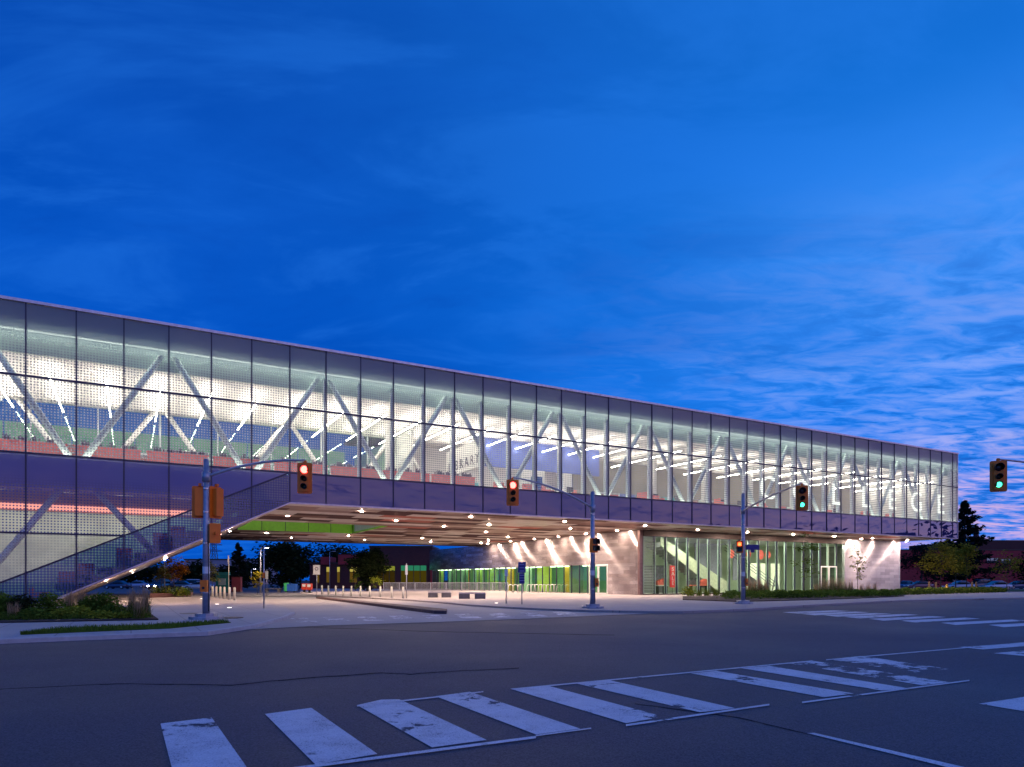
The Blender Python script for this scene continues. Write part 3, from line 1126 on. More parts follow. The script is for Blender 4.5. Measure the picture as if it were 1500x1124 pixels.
# lower truss legs inside the stair hall
for na, nb, za, zb in ((-1, .9, 1.0, 7.6), (1.1, 2.7, 7.6, 3.1)):
    mb = MB()
    mb.tube((na * BW, .8, za), (nb * BW, .8, zb), .19, seg=10)
    part(mb, 'truss_diagonal', M['truss'], smooth=True)
# fins behind each mullion
mb = MB()
mb.box(-.09, .09, .25, .55, 8.5, 15.2)
f0 = part(mb, 'mullion_fin', M['fin'], loc=(7 * BW, 0, 0))
for n in range(8, 40):
    copy_obj(f0, LIB, (n * BW, 0, 0))
# inner columns of the deep room
mb = MB()
mb.box(-.22, .22, 7.8, 8.24, 8.5, ZC)
c0 = part(mb, 'column', M['white_paint'], loc=(10 * BW, 0, 0))
for n in (22, 25, 28, 31, 34, 37):
    copy_obj(c0, LIB, (n * BW, 0, 0))
# rear glazing of the front wing, n < 11
mb = MB()
mb.box(NL * BW, 11 * BW, 13.7, 13.72, 8.5, ZC)
part(mb, 'rear_glazing', M['glass_green'])
mb = MB()
mb.box(-.05, .05, 13.6, 13.8, 8.5, ZC)
rm = part(mb, 'rear_mullion', M['fin'], loc=(NL * BW, 0, 0))
for k in range(1, 9):
    copy_obj(rm, LIB, ((NL + k * 1.75) * BW, 0, 0))
mb = MB()
mb.box(NL * BW, 11 * BW, 13.58, 13.82, 11.2, 11.32)
part(mb, 'rear_transom', M['fin'])
# inner partitions, n > 11
mb = MB()
mb.box(11.0 * BW, 11.0 * BW + .2, 9.0, 26, 8.5, ZC)
part(mb, 'side_partition', M['white_paint'])
mb = MB()
mb.box(13.6 * BW, 19.4 * BW, 9.0, 9.2, 11.9, ZC)
part(mb, 'blue_partition', M['blue_wall'])
mb = MB()
mb.box(19.4 * BW, XE - .12, 13.6, 13.8, 8.5, ZC)
part(mb, 'rear_partition', pm('sand_wall', (0.27, 0.25, 0.20), 0.7, var=.12, scale=.4))
mb = MB()
mb.box(11.2 * BW, 19.4 * BW, 16.0, 16.2, 8.5, ZC)
part(mb, 'rear_partition', M['ceiling'])
mb = MB()
for x0, x1 in ((15.6, 16.7), (17.6, 18.0)):
    mb.box(x0 * BW, x1 * BW, 9.0, 9.2, 8.5, 11.9)
part(mb, 'white_partition', M['white_paint'])
for x0, x1, mk in ((13.6, 14.6, 'teal_wall'), (18.4, 19.3, 'red'), (21.5, 22.6, 'blue_wall'), (24.3, 25.2, 'teal_wall')):
    mb = MB()
    mb.box(x0 * BW, x1 * BW, 12.6, 12.75, 8.5, 10.9)
    part(mb, 'coloured_partition', M[mk])
# lettered beam: LIBRARY
mb = MB()
mb.box(12.5 * BW, 12.5 * BW + .3, 2.6, 9.6, 10.7, 12.9)
lb = part(mb, 'lettered_wall', M['white_paint'])
put_text('lettering', 'LIBRARY', 1.15, M['text_dark'], lb, (12.5 * BW - .012, 6.1, 11.05), (math.pi / 2, 0, -math.pi / 2), 0.01, spacing=1.5)
# COLLEGE letters behind the glass
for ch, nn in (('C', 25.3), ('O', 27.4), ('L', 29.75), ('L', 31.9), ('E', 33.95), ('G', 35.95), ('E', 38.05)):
    put_text('letter', ch, 3.3, M['letter_glow_vinyl'], LIB, (nn * BW, .17, 9.55), (math.pi / 2, 0, 0), 0.04, scale=(1.0, 1, 1))
# linear ceiling lamps, running into the building
mb = MB()
mb.box(-.035, .035, 2.2, 12.9, 13.72, 13.78)
l0 = part(mb, 'ceiling_light', M['strip'], loc=((NL + .6) * BW, 0, 0))
n = NL + .6 + 1.25
while n < 39.2:
    c = copy_obj(l0, LIB, (n * BW, 0, 0))
    n += 1.25 if n < 18 else 2.2
mb = MB()
mb.box(-.09, .09, 14.2, 24.5, 13.75, 13.83)
# wall-hung screens seen through the glass
mb = MB()
mb.box(16.05 * BW, 16.55 * BW, 8.86, 8.96, 10.1, 11.3)
tag(mb.build('wall_screen', em('screen_blue', (0.02, 0.07, 0.22), 1.0)), 'dark blue screen on the white partition upstairs', 'screen')
s_ = bpy.data.objects['wall_screen']
s_.matrix_world = LIB.matrix_basis.copy() if False else Matrix.Translation((BO[0], BO[1], 0)) @ Matrix.Rotation(PHI, 4, 'Z')

# stair hall at the foot, n < 6
mb = MB()
mb.prism_y([(NL * BW, .02), (.3 * BW, .02), (5.9 * BW, zS(5.9) - .02), (5.9 * BW, 6.7), (NL * BW, 6.7)], 8.0, 8.2)
part(mb, 'stair_hall_wall', pm('hall_wall', (0.36, 0.39, 0.36), 0.7, var=0.25, scale=.5))
mb = MB()
mb.box(NL * BW, 4.4 * BW, 2.0, 2.2, 5.55, 6.7)
part(mb, 'stair_hall_bulkhead', pm('hall_bulkhead', (0.70, 0.40, 0.34), 0.6, var=0.1))
mb = MB()
for k in range(13):
    xs = (.55 + k * .42) * BW
    zr = zS(.55 + k * .42 + .44) + .03
    mb.box(xs, xs + .44 * BW, 1.2, 7.9, zr, zr + .38)
part(mb, 'stepped_seating', pm('step_timber', (0.30, 0.33, 0.26), 0.6))
mb = MB()
mb.box(-.5, .5, 2.6, 7.0, 6.45, 6.52)
h0 = part(mb, 'hall_light', em('hall_lamp', (1.0, 0.94, 0.86), 8.0), loc=(-2.2 * BW, 0, 0))
for k in (-.8, .6, 2.0, 3.4):
    copy_obj(h0, LIB, (k * BW, 0, 0))

mb = MB()
mb.box(NL * BW, 3.6 * BW, 1.94, 2.0, 5.62, 5.95)
part(mb, 'cove_light', em('pink_cove_lamp', (1.0, 0.36, 0.28), 1.3))
# soffit with the open court, and the sloping underside
XV = 11.0 * BW
X6 = 6 * BW
mb = MB()
for x0, x1, y0, y1 in ((X6, XE, .3, 15.4), (XV, XE, 15.4, 26.7), (X6, XE, 26.7, 44)):
    mb.add([(x0, y0, ZB), (x0, y1, ZB), (x1, y1, ZB), (x1, y0, ZB)], [(0, 1, 2, 3)])
part(mb, 'soffit', M['soffit'])
mb = MB()
mb.add([(.2 * BW, .4, zS(.2) - .14), (.2 * BW, 44, zS(.2) - .14), (X6, 44, ZB), (X6, .4, ZB)], [(0, 1, 2, 3)])
part(mb, 'sloping_soffit', tile_metal('pale_soffit_planks', 'X', 'Y', 3.4, 0.9, [(0.0, (0.50, 0.42, 0.40)), (0.3, (0.60, 0.52, 0.49)), (0.6, (0.42, 0.32, 0.30)), (0.8, (0.66, 0.58, 0.54))], 0.4, 0.35, 0.05))
mb = MB()
mb.box(X6 + .1, XE, 44.0, 44.2, ZB - .15, ZB + 3.0)
mb.box(X6 + .1, XE, 26.9, 44.0, ZB + 2.9, ZB + 3.0)
part(mb, 'rear_wing_wall', M['dark_trim'])
for k in range(5):
    mb = MB()
    x0 = X6 + .2 + k * (XV - X6 - .2) / 5
    mb.box(x0 + .04, x0 + (XV - X6 - .2) / 5 - .04, 26.7, 26.8, ZB - .03, 11.5)
    part(mb, 'court_panel', M['green_panel'])
mb = MB()
mb.box(XV, XV + .1, 15.4, 26.7, ZB - .03, 11.5)
part(mb, 'court_side_wall', M['green_panel'])
mb = MB()
mb.box(X6 + .2, XV, 26.82, 26.9, ZB, 11.8)
part(mb, 'court_wall', M['black'])
mb = MB()
mb.box(X6 + 1, XV - 1, 15.6, 16.0, 10.6, 10.75)
part(mb, 'court_light', em('court_lamp', (0.92, 1.0, 0.7), 12.0))

# downlights under the soffit
XP0 = LX(937, 7)
spots = []
for x in (20, 29, 38, 47):
    spots += [(x, 3.0), (x - 4, 9.5)]
spots += [(31, 13), (38, 18), (44, 24), (36, 31), (27, 31), (18, 31), (45, 31), (22, 38), (31, 38), (40, 38), (47, 37)]
for t in (9.5, 15.0, 20.5, 26.0, 32.0, 38.5):
    spots.append((XP0 - .9, t))
for k in range(6):
    spots.append((XP0 + 5.5 + k * 7.2, 4.6))
spots += [(LX(1318, 7), 6.1), (LX(1252, 7), 6.1)]
mb = MB()
mb.disc((0, 0, -.02), .11)
dl = part(mb, 'downlight', M['down'], loc=(spots[0][0], spots[0][1], ZB))
for x, y in spots[1:]:
    copy_obj(dl, LIB, (x, y, ZB))
mb = MB()
mb.disc((0, 0, -.02), .12)
for n_, t_ in ((1.6, 3.0), (3.0, 3.0), (4.6, 3.0), (2.2, 10), (4.2, 10), (3.2, 18), (5.0, 18)):
    z_ = zS(n_) - .14
    mb2 = MB()
    mb2.disc((n_ * BW, t_, z_ - .1), .09)
    part(mb2, 'slope_downlight', em('slope_lamp', (1.0, 0.66, 0.52), 1300.0) if n_ == 1.6 else bpy.data.materials['slope_lamp'])

# ------------------------------------------------------------------ ground-floor pavilion (part of the building)
XP1 = 39.3 * BW
XW = LX(1237, 7)          # where the silver end wall begins
XG0 = LX(941.5, 7)            # glass begins
ZH = 5.95
TP = 7.0
mb = MB()
mb.box(XP0, XP0 + .25, TP + .3, 12.2, 0, ZB - .03)
mb.box(XP0, XP0 + .25, 12.2, 62, 3.2, ZB - .03)
part(mb, 'shingle_wall', M['shingle'])
mb = MB()
mb.box(XP0 + .0, XG0, TP - .02, TP + .3, 0, ZB - .03)
part(mb, 'corner_pier', pm('copper_trim', (0.30, 0.19, 0.17), 0.3, 0.8))
mb = MB()
mb.box(XW, XP1, TP - .05, TP + .3, 0, ZB - .03)
mb.box(XP1 - .3, XP1, TP + .3, 20, 0, ZB - .03)
part(mb, 'end_shingle_wall', M['shingle_front'])
mb = MB()
mb.box(XG0, XW, TP - .12, TP + .35, ZH, ZB - .04)
part(mb, 'header_beam', M['dark_trim'])
mb = MB()
mb.box(XG0, XW, TP - .05, TP + .15, -.0, .12)
part(mb, 'glazing_sill', M['dark_trim'])
npan = int(round((XW - XG0) / 1.5))
pw = (XW - XG0) / npan
door_k = [k for k in range(npan) if LX(1201, 7) - .4 < XG0 + (k + .5) * pw < LX(1226, 7) + .4][:3]
gmat = frit_glass('pavilion_frit', 'lines', 0.16, 0.42, tint=(0.80, 0.94, 0.82), fritcol=(0.25, 0.35, 0.25))
for k in range(npan):
    x0 = XG0 + k * pw
    mb = MB()
    z0 = 3.3 if k in door_k else .12
    face_xz(mb, [(x0 + .03, z0), (x0 + pw - .03, z0), (x0 + pw - .03, ZH), (x0 + .03, ZH)], TP)
    part(mb, 'glazing_pane', gmat if k in (0,) else M['glass_green'])
    if k not in door_k or k == door_k[0]:
        mb = MB()
        mb.box(x0 - .03, x0 + .03, TP - .04, TP + .12, .12, ZH)
        part(mb, 'glazing_mullion', M['mullion'])
    mb = MB()
    mb.box(x0 + .03, x0 + .36, TP + .2, TP + .32, .12, ZH)
    part(mb, 'glazing_fin', M['bulkhead'])
if door_k:
    dx0, dx1 = XG0 + door_k[0] * pw, XG0 + (door_k[-1] + 1) * pw
    dm = (dx0 + dx1) / 2
    for a, b in ((dx0, dm), (dm, dx1)):
        mb = MB()
        mb.box(a + .02, a + .14, TP - .09, TP + .05, 0, 3.2)
        mb.box(b - .14, b - .02, TP - .09, TP + .05, 0, 3.2)
        mb.box(a + .14, b - .14, TP - .09, TP + .05, 3.04, 3.2)
        mb.box(a + .14, b - .14, TP - .09, TP + .05, 0, .16)
        dr = part(mb, 'entrance_door', M['white_paint'])
        mb = MB()
        mb.box(a + .14, b - .14, TP - .03, TP - .02, .16, 3.04)
        mb.build('door_glass', M['glass_green'], dr)
        mb = MB()
        mb.tube((b - .2 if a == dx0 else a + .2, TP - .16, 1.0), (b - .2 if a == dx0 else a + .2, TP - .16, 1.5), .02)
        mb.build('door_handle', M['chrome'], dr)
# pavilion interior
mb = MB()
mb.box(XP0 + .3, XP1 - .3, TP + .3, 20, -.02, .03)
part(mb, 'pavilion_floor', M['floor_in'])
mb = MB()
mb.box(XP0 + .3, XP1 - .3, 19.8, 20, .03, ZB - .05)
part(mb, 'pavilion_rear_wall', pm('sage_wall', (0.46, 0.52, 0.38), 0.7, var=0.1, scale=0.4))
mb = MB()
mb.box(XP0 + .3, XP1 - .3, TP + .4, 19.8, 6.3, 6.45)
part(mb, 'pavilion_ceiling', pm('sage_ceiling', (0.60, 0.66, 0.55), 0.7))
mb = MB()
mb.box(-.5, .5, 7.6, 10.6, 6.25, 6.29)
p0 = part(mb, 'pavilion_light', M['panel_lamp'], loc=(XP0 + 4.5, 0, 0))
for k in (1, 2, 3, 4, 5, 6):
    copy_obj(p0, LIB, (XP0 + 3.5 + k * 5.6, 0, 0))
# grand stair inside: solid sloping balustrade
xs0, xs1 = LX(968, 11), LX(1066, 11)
mb = MB()
mb.prism_y([(xs0, 5.3), (xs0, 6.3), (xs1, 1.25), (xs1, .03), (xs1 - 1.2, .03)], 11.0, 11.15)
st_ = part(mb, 'stair_balustrade', pm('cream_balustrade', (0.62, 0.60, 0.46), 0.6))
mb = MB()
ns = 22
for k in range(ns):
    xa = xs0 + (xs1 - xs0) * k / ns
    zt = 5.6 * (1 - k / ns)
    mb.box(xa, xa + (xs1 - xs0) / ns, 11.15, 13.4, max(.03, zt - .45), zt + .03)
part(mb, 'stair_flight', M['concrete_light'])
# second flight, right of the pole, with dark rails
xr0, xr1 = LX(1088, 9.2), LX(1128, 9.2)
mb = MB()
mb.prism_y([(xr0, 2.6), (xr1 + .6, .03), (xr0, .03)], 9.2, 9.35)
part(mb, 'stair_side_panel', M['concrete_dark'])
for dz in (.0, .35, .7):
    mb = MB()
    mb.tube((xr0 - 3.0, 9.1, 4.9 + dz), (xr1 + .5, 9.1, .7 + dz), .03)
    part(mb, 'stair_rail', M['black'])
mb = MB()
for a, b in ((1100, 1112), (1115, 1121), (1130, 1142)):
    mb.box(LX(a, 10), LX(b, 10), 10.0, 10.1, .05, 3.5)
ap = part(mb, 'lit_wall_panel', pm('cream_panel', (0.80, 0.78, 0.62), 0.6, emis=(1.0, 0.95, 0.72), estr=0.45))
put_text('lettering', 'A', 2.9, pm('grey_letter', (0.20, 0.21, 0.18), 0.6), ap, (LX(1136.5, 9.9), 9.93, .15), (math.pi / 2, 0, 0), .02, scale=(.75, 1, 1))
# red ring graphic on the upper wall inside
for xa, r, pxs in ((0, .55, 1071), (1, .62, 1114), (2, .52, 1125), (3, .42, 1097)):
    mb = MB()
    cx0 = LX(pxs, 14)
    mb.prism_y([(cx0 + r * math.cos(a * math.pi / 10), 4.75 + r * math.sin(a * math.pi / 10)) for a in range(20)], 14.0, 14.05)
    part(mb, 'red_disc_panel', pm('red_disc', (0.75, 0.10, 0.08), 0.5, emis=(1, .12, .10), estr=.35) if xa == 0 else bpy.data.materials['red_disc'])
for pxs in (1018, 1040, 1074):
    mb = MB()
    mb.box(LX(pxs, 15), LX(pxs, 15) + 2.0, 15.0, 15.1, 1.5, 6.0)
    part(mb, 'grey_wall_panel', pm('mauve_grey', (0.24, 0.22, 0.30), 0.6) if pxs == 1018 else bpy.data.materials['mauve_grey'])
mb = MB()
mb.box(LX(952, 10.5), LX(1000, 10.5), 13.5, 13.7, .03, 3.2)
part(mb, 'dark_doorway_panel', M['concrete_dark'])
# side glazing strip along the shingle wall
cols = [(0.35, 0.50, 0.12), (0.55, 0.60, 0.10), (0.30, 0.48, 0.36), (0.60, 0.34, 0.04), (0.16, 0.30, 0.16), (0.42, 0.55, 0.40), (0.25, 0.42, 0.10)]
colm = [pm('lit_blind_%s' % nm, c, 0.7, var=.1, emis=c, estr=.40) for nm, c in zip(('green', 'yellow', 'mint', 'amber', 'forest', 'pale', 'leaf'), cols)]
y = 16.0
k = 0
seq = [4, 6, 4, 3, 4, 4, 1, 2, 1, 5, 2, 5, 3, 3, 6, 0, 6, 0, 0, 5, 2, 4, 3, 5, 4, 5, 2, 0, 4, 5]
while y < 60:
    mb = MB()
    mb.box(XP0 + .10, XP0 + .12, y + .03, y + 1.57, .1, 3.15)
    part(mb, 'strip_window', M['glass_green'])
    mb = MB()
    mb.box(XP0 + .02, XP0 + .16, y - .03, y + .03, 0, 3.2)
    part(mb, 'strip_mullion', M['mullion'])
    mb = MB()
    dpt = 2.2 if k % 3 else 1.2
    mb.box(XP0 + dpt, XP0 + dpt + .1, y - .2, y + 1.5, .05, 3.15)
    part(mb, 'strip_blind', colm[seq[k % len(seq)]])
    y += 1.6
    k += 1
mb = MB()
mb.box(XP0 + .25, XP0 + 3.5, 12.2, 62, 3.2, 3.3)
part(mb, 'strip_ceiling', M['white_paint'])
mb = MB()
mb.box(XP0 + 3.5, XP0 + 3.6, 12.2, 62, 0, 3.3)
part(mb, 'strip_rear_wall', colm[4])
mb = MB()
mb.box(-.15, .15, 0, 5, 3.1, 3.16)
q0 = part(mb, 'strip_light', em('strip_warm', (0.95, 1.0, 0.75), 8.0), loc=(XP0 + .9, 13, 0))
for k in range(1, 7):
    copy_obj(q0, LIB, (XP0 + .9, 13 + k * 7, 0))
for a, b in ((12.25, 13.9), (13.9, 15.6)):
    mb = MB()
    mb.box(XP0 - .04, XP0 + .1, a, a + .12, 0, 3.15)
    mb.box(XP0 - .04, XP0 + .1, b - .12, b, 0, 3.15)
    mb.box(XP0 - .04, XP0 + .1, a + .12, b - .12, 3.0, 3.15)
    mb.box(XP0 - .04, XP0 + .1, a + .12, b - .12, 0, .14)
    dr = part(mb, 'side_door', M['white_paint'])
    mb = MB()
    mb.box(XP0 + .02, XP0 + .03, a + .12, b - .12, .14, 3.0)
    mb.build('door_glass', M['glass_green'], dr)
    mb = MB()
    mb.tube((XP0 - .1, (b - .25 if a < 13 else a + .25), .95), (XP0 - .1, (b - .25 if a < 13 else a + .25), 1.4), .02)
    mb.build('door_handle', M['chrome'], dr)


def blocal(o):
    o.matrix_world = Matrix.Translation((BO[0], BO[1], 0)) @ Matrix.Rotation(PHI, 4, 'Z')
    return o


def bthing(name, label, cat, x, y, z, rz=0.0, group=None):
    p = BP(x, y)
    return thing(name, label, cat, (p[0], p[1], z), PHI + rz, group)


# ------------------------------------------------------------------ furniture seen inside
sh_labels = ['red low bookshelf by the upstairs glass, %s from the left end of the row' % ORD[i] for i in range(9)]
bk = bthing('bookshelf', sh_labels[0], 'bookshelf', -1.6 * BW, 2.1, 8.5, group='red low bookshelves along the upstairs glass')
mb = MB()
mb.box(-1.75, 1.75, -.25, -.2, 0, 1.05)
mb.box(-1.75, -1.7, -.2, .25, 0, 1.05)
mb.box(1.7, 1.75, -.2, .25, 0, 1.05)
mb.build('carcass', M['red'], bk)
mb = MB()
mb.box(-1.8, 1.8, -.3, .3, 1.05, 1.1)
mb.build('shelf_top', M['red'], bk)
mb = MB()
xx = -1.6
while xx < 1.55:
    w = random.uniform(.03, .09)
    if random.random() < .6:
        mb.box(xx, xx + w, -.1, .1, 1.1, 1.1 + random.uniform(.18, .32))
    xx += w + .01
mb.build('books', pm('book_spines', (0.12, 0.10, 0.12), 0.6, var=.6, scale=8), bk)
for i in range(1, 9):
    p = BP((-1.6 + 1.62 * i) * BW, 2.1)
    dup(bk, (p[0], p[1], 8.5), PHI, sh_labels[i])
ch = bthing('armchair', 'red tub armchair upstairs behind the glass, first in the row', 'armchair', 13.2 * BW, 2.4, 8.5, group='red armchairs upstairs behind the glass')
mb = MB()
mb.box(-.4, .4, -.35, .35, .15, .45)
mb.build('seat', M['red'], ch)
mb = MB()
mb.box(-.45, .45, .35, .5, .15, 1.0)
mb.build('backrest', M['red'], ch)
for sx in (-1, 1):
    mb = MB()
    mb.box(sx * .45 - .07, sx * .45 + .07, -.35, .35, .1, .68)
    mb.build('armrest', M['red'], ch)
for sx in (-1, 1):
    for sy in (-1, 1):
        mb = MB()
        mb.box(sx * .36 - .03, sx * .36 + .03, sy * .28 - .03, sy * .28 + .03, 0, .15)
        mb.build('leg', M['black'], ch)
for i, n in enumerate((14.3, 15.2, 18.2, 19.4, 20.3, 22.4, 23.5, 26.2, 28.0, 30.4, 33.6, 35.8)):
    p = BP(n * BW, 2.2 + (i % 3) * .5)
    dup(ch, (p[0], p[1], 8.5), PHI + (i % 4) * .7, 'red tub armchair upstairs behind the glass, %s in the row' % ORD[i + 1])
for i, (n, t) in enumerate(((-2.6, 4.0), (-1.7, 5.0), (-.9, 3.6), (.1, 4.6))):
    p = BP(n * BW, t)
    dup(ch, (p[0], p[1], .05), PHI + .5 * i, 'red tub armchair on the ground floor of the stair hall, %s from the left' % ORD[i])
dk = bthing('study_desk', 'white study desk with dark monitor upstairs, first from the left', 'desk', 12.0 * BW, 4.8, 8.5, group='white study desks upstairs')
mb = MB()
mb.box(-.9, .9, -.4, .4, .72, .76)
mb.build('desk_top', M['white_paint'], dk)
for sx in (-1, 1):
    mb = MB()
    mb.box(sx * .85 - .03, sx * .85 + .03, -.38, .38, 0, .72)
    mb.build('leg', M['chrome'], dk)
mb = MB()
mb.box(-.35, .35, -.03, .03, .9, 1.35)
mb.box(-.05, .05, -.02, .02, .76, .9)
mb.build('monitor', M['black'], dk)
for i, n in enumerate((16.6, 20.8, 21.9, 24.6, 25.6, 29.3, 32.2)):
    p = BP(n * BW, 4.4)
    dup(dk, (p[0], p[1], 8.5), PHI + .2 * (i % 3), 'white study desk with dark monitor upstairs, %s from the left' % ORD[i + 1])
tb_ = bthing('tall_bookshelf', 'tall pale bookshelf full of books upstairs, first from the left', 'bookshelf', .2 * BW, 8.5, 8.5, group='tall pale bookshelves upstairs')
mb = MB()
mb.box(-1.5, 1.5, -.2, .2, 0, .1)
mb.box(-1.5, -1.45, -.2, .2, .1, 2.2)
mb.box(1.45, 1.5, -.2, .2, .1, 2.2)
mb.box(-1.45, 1.45, .1, .15, .1, 2.2)
for z in (.6, 1.1, 1.6, 2.15):
    mb.box(-1.45, 1.45, -.2, .1, z, z + .04)
mb.build('carcass', M['fin'], tb_)
for z in (.1, .64, 1.14, 1.64):
    mb = MB()
    xx = -1.42
    while xx < 1.35:
        w = random.uniform(.03, .07)
        if random.random() < .85:
            mb.box(xx, xx + w, -.15, .08, z, z + random.uniform(.25, .42))
        xx += w + .006
    mb.build('book_row', pm('book_row_%d' % int(z * 100), random.choice([(.35, .12, .10), (.12, .22, .32), (.30, .28, .20), (.10, .25, .18)]), .6, var=.7, scale=9), tb_)
for i, (n, t) in enumerate(((2.1, 10.5), (3.6, 7.5), (5.2, 9.5), (7.0, 11), (8.6, 8.0), (10.2, 10), (20.6, 11.5), (23.2, 12), (26.6, 11), (29.8, 12), (33.0, 11.2), (36.6, 12))):
    p = BP(n * BW, t)
    dup(tb_, (p[0], p[1], 8.5), PHI, 'tall pale bookshelf full of books upstairs, %s from the left' % ORD[i + 1])
# red seat blocks in the stair hall
sb = bthing('seat_cushion', 'red seat cushion on the stepped seating, lowest of the cushions', 'cushion', .75 * BW, 1.7, zS(.99) + .42, group='red cushions on the stepped seating')
mb = MB()
mb.box(-.45, .45, -.3, .3, 0, .38)
mb.build('cushion_pad', M['red'], sb)
mb = MB()
mb.box(-.45, .45, .3, .42, 0, .75)
mb.build('cushion_back', M['red'], sb)
for i, k in enumerate((1, 3, 5, 6)):
    nn = .55 + k * .42 + .2
    p = BP(nn * BW, 1.7 + .4 * (i % 2))
    dup(sb, (p[0], p[1], zS(.99 + k * .42) + .42), PHI, 'red seat cushion on the stepped seating, %s up from the lowest' % ORD[i])
# SALE banner in the shop, in the middle of a bay
XSB = XG0 + (int((LX(989, 7) - XG0) / pw) + .62) * pw
bn = bthing('sale_banner', 'tall red banner reading SALE inside the ground-floor shop', 'banner', LX(750 + 1000 * BP(XSB, 7)[0] / BP(XSB, 7)[1], 8.2), 8.2, .03)
mb = MB()
mb.box(-.42, .42, -.02, .02, .7, 3.0)
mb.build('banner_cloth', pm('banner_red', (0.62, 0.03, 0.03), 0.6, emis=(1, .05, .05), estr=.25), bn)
mb = MB()
mb.box(-.4, .4, -.2, .2, 0, .06)
mb.tube((0, .05, .06), (0, .05, 3.1), .025)
mb.build('banner_stand', M['chrome'], bn)
for i, c in enumerate('SALE'):
    put_text('lettering', c, .56, M['text_white'], bn, (0, -.03, 2.46 - i * .50), (math.pi / 2, 0, 0), .008)
# a clothes rail and display tables in the shop
for i, pxs in enumerate((968, 1017, 1030)):
    rt = bthing('display_table', ['red display table with goods by the shop glass left of the sale banner', 'red display stand below the stair, left one of two', 'red display stand below the stair, right one of two'][i], 'display table', LX(pxs, 8.6), 8.6, .03)
    mb = MB()
    mb.box(-.7, .7, -.4, .4, .85, .95)
    mb.build('table_top', M['red'] if i else M['white_paint'], rt)
    for sx in (-1, 1):
        mb = MB()
        mb.box(sx * .6 - .04, sx * .6 + .04, -.35, .35, 0, .85)
        mb.build('leg', M['black'], rt)
    mb = MB()
    for q in range(7):
        xx = -.6 + q * .17
        mb.box(xx, xx + .13, -.2, .2, .95, .95 + random.uniform(.25, .8))
    mb.build('goods', M['red'] if i != 1 else M['concrete_dark'], rt)

# ------------------------------------------------------------------ traffic lights
LENS = {}
LENS['red_on'] = em('red_lens_lit', (1.0, 0.06, 0.05), 14.0)
LENS['green_on'] = em('green_lens_lit', (0.05, 1.0, 0.55), 5.0)
LENS['hand_on'] = em('hand_lens_lit', (1.0, 0.16, 0.04), 4.0)
LENS['red_off'] = pm('red_lens_dark', (0.05, 0.006, 0.006), 0.3)
LENS['amber_off'] = pm('amber_lens_dark', (0.05, 0.025, 0.004), 0.3)
LENS['green_off'] = pm('green_lens_dark', (0.005, 0.03, 0.02), 0.3)


def rrect(x0, x1, z0, z1, r, k=4):
    pts = []
    for cx, cz, a0 in ((x1 - r, z1 - r, 0), (x0 + r, z1 - r, 90), (x0 + r, z0 + r, 180), (x1 - r, z0 + r, 270)):
        for i in range(k + 1):
            a = math.radians(a0 + 90 * i / k)
            pts.append((cx + r * math.cos(a), cz + r * math.sin(a)))
    return pts


def signal_head(parent, loc, yaw, lit):
    """three-lamp yellow head with backboard, facing local -y"""
    mb = MB()
    mb.prism_y(rrect(-.29, .29, -.62, .62, .07), 0, .025)
    mb.prism_y(rrect(-.17, .17, -.54, .54, .05), -.06, .26)
    mb.box(-.05, .05, .02, .14, .62, .72)
    hd = mb.build('signal_head', M['yellow'], parent, loc=loc)
    hd.rotation_euler = (0, 0, yaw)
    for zc, r, kind in ((.34, .15, 'red'), (-.03, .105, 'amber'), (-.34, .105, 'green')):
        on = lit == kind
        mb = MB()
        n_ = 16
        vs = [(0, -.105, zc)]
        for rr, yy in ((r * .6, -.095), (r, -.065)):
            for i in range(n_):
                a = 2 * math.pi * i / n_
                vs.append((rr * math.cos(a), yy, zc + rr * math.sin(a)))
        fs = [(0, 1 + i, 1 + (i + 1) % n_) for i in range(n_)]
        fs += [(1 + i, 1 + n_ + i, 1 + n_ + (i + 1) % n_, 1 + (i + 1) % n_) for i in range(n_)]
        mb.add(vs, fs)
        mb.build('lens', LENS[kind + ('_on' if on else '_off')], hd, True)
        mb = MB()
        vs = []
        for sc, yy in ((1.05, -.06), (1.08, -.30)):
            for i in range(13):
                a = math.radians(-35 + 250 * i / 12)
                cut = 0 if sc < 1.06 else max(0, -math.sin(a)) * .12
                vs.append((r * sc * math.cos(a), yy + cut, zc + r * sc * math.sin(a)))
        mb.add(vs, [(i, i + 1, 14 + i, 13 + i) for i in range(12)])
        v = mb.build('visor', M['black'], hd, True)
        sm = v.modifiers.new('thick', 'SOLIDIFY')
        sm.thickness = .012
    return hd


def ped_head(parent, loc, yaw, hand):
    mb = MB()
    mb.prism_y(rrect(-.2, .2, -.38, .38, .04), 0, .22)
    mb.box(-.03, .03, .2, .4, -.05, .05)
    hd = mb.build('pedestrian_head', M['yellow'], parent, loc=loc)
    hd.rotation_euler = (0, 0, yaw)
    for zc, kind in ((.18, 'hand_on' if hand else 'red_off'), (-.18, 'green_off')):
        mb = MB()
        if kind == 'hand_on':
            mb.box(-.10, .10, -.02, -.01, zc - .12, zc + .02)
            for q in range(4):
                mb.box(-.10 + q * .055, -.065 + q * .055, -.02, -.01, zc + .02, zc + .12 - abs(q - 1.5) * .02)
        else:
            mb.box(-.13, .13, -.02, -.01, zc - .13, zc + .13)
        mb.build('lens', LENS[kind], hd)
        mb = MB()
        mb.box(-.17, .17, -.20, 0, zc + .155, zc + .17)
        mb.box(-.17, -.155, -.20, 0, zc - .1, zc + .155)
        mb.box(.155, .17, -.20, 0, zc - .1, zc + .155)
        mb.build('visor', M['black'], hd)
    return hd


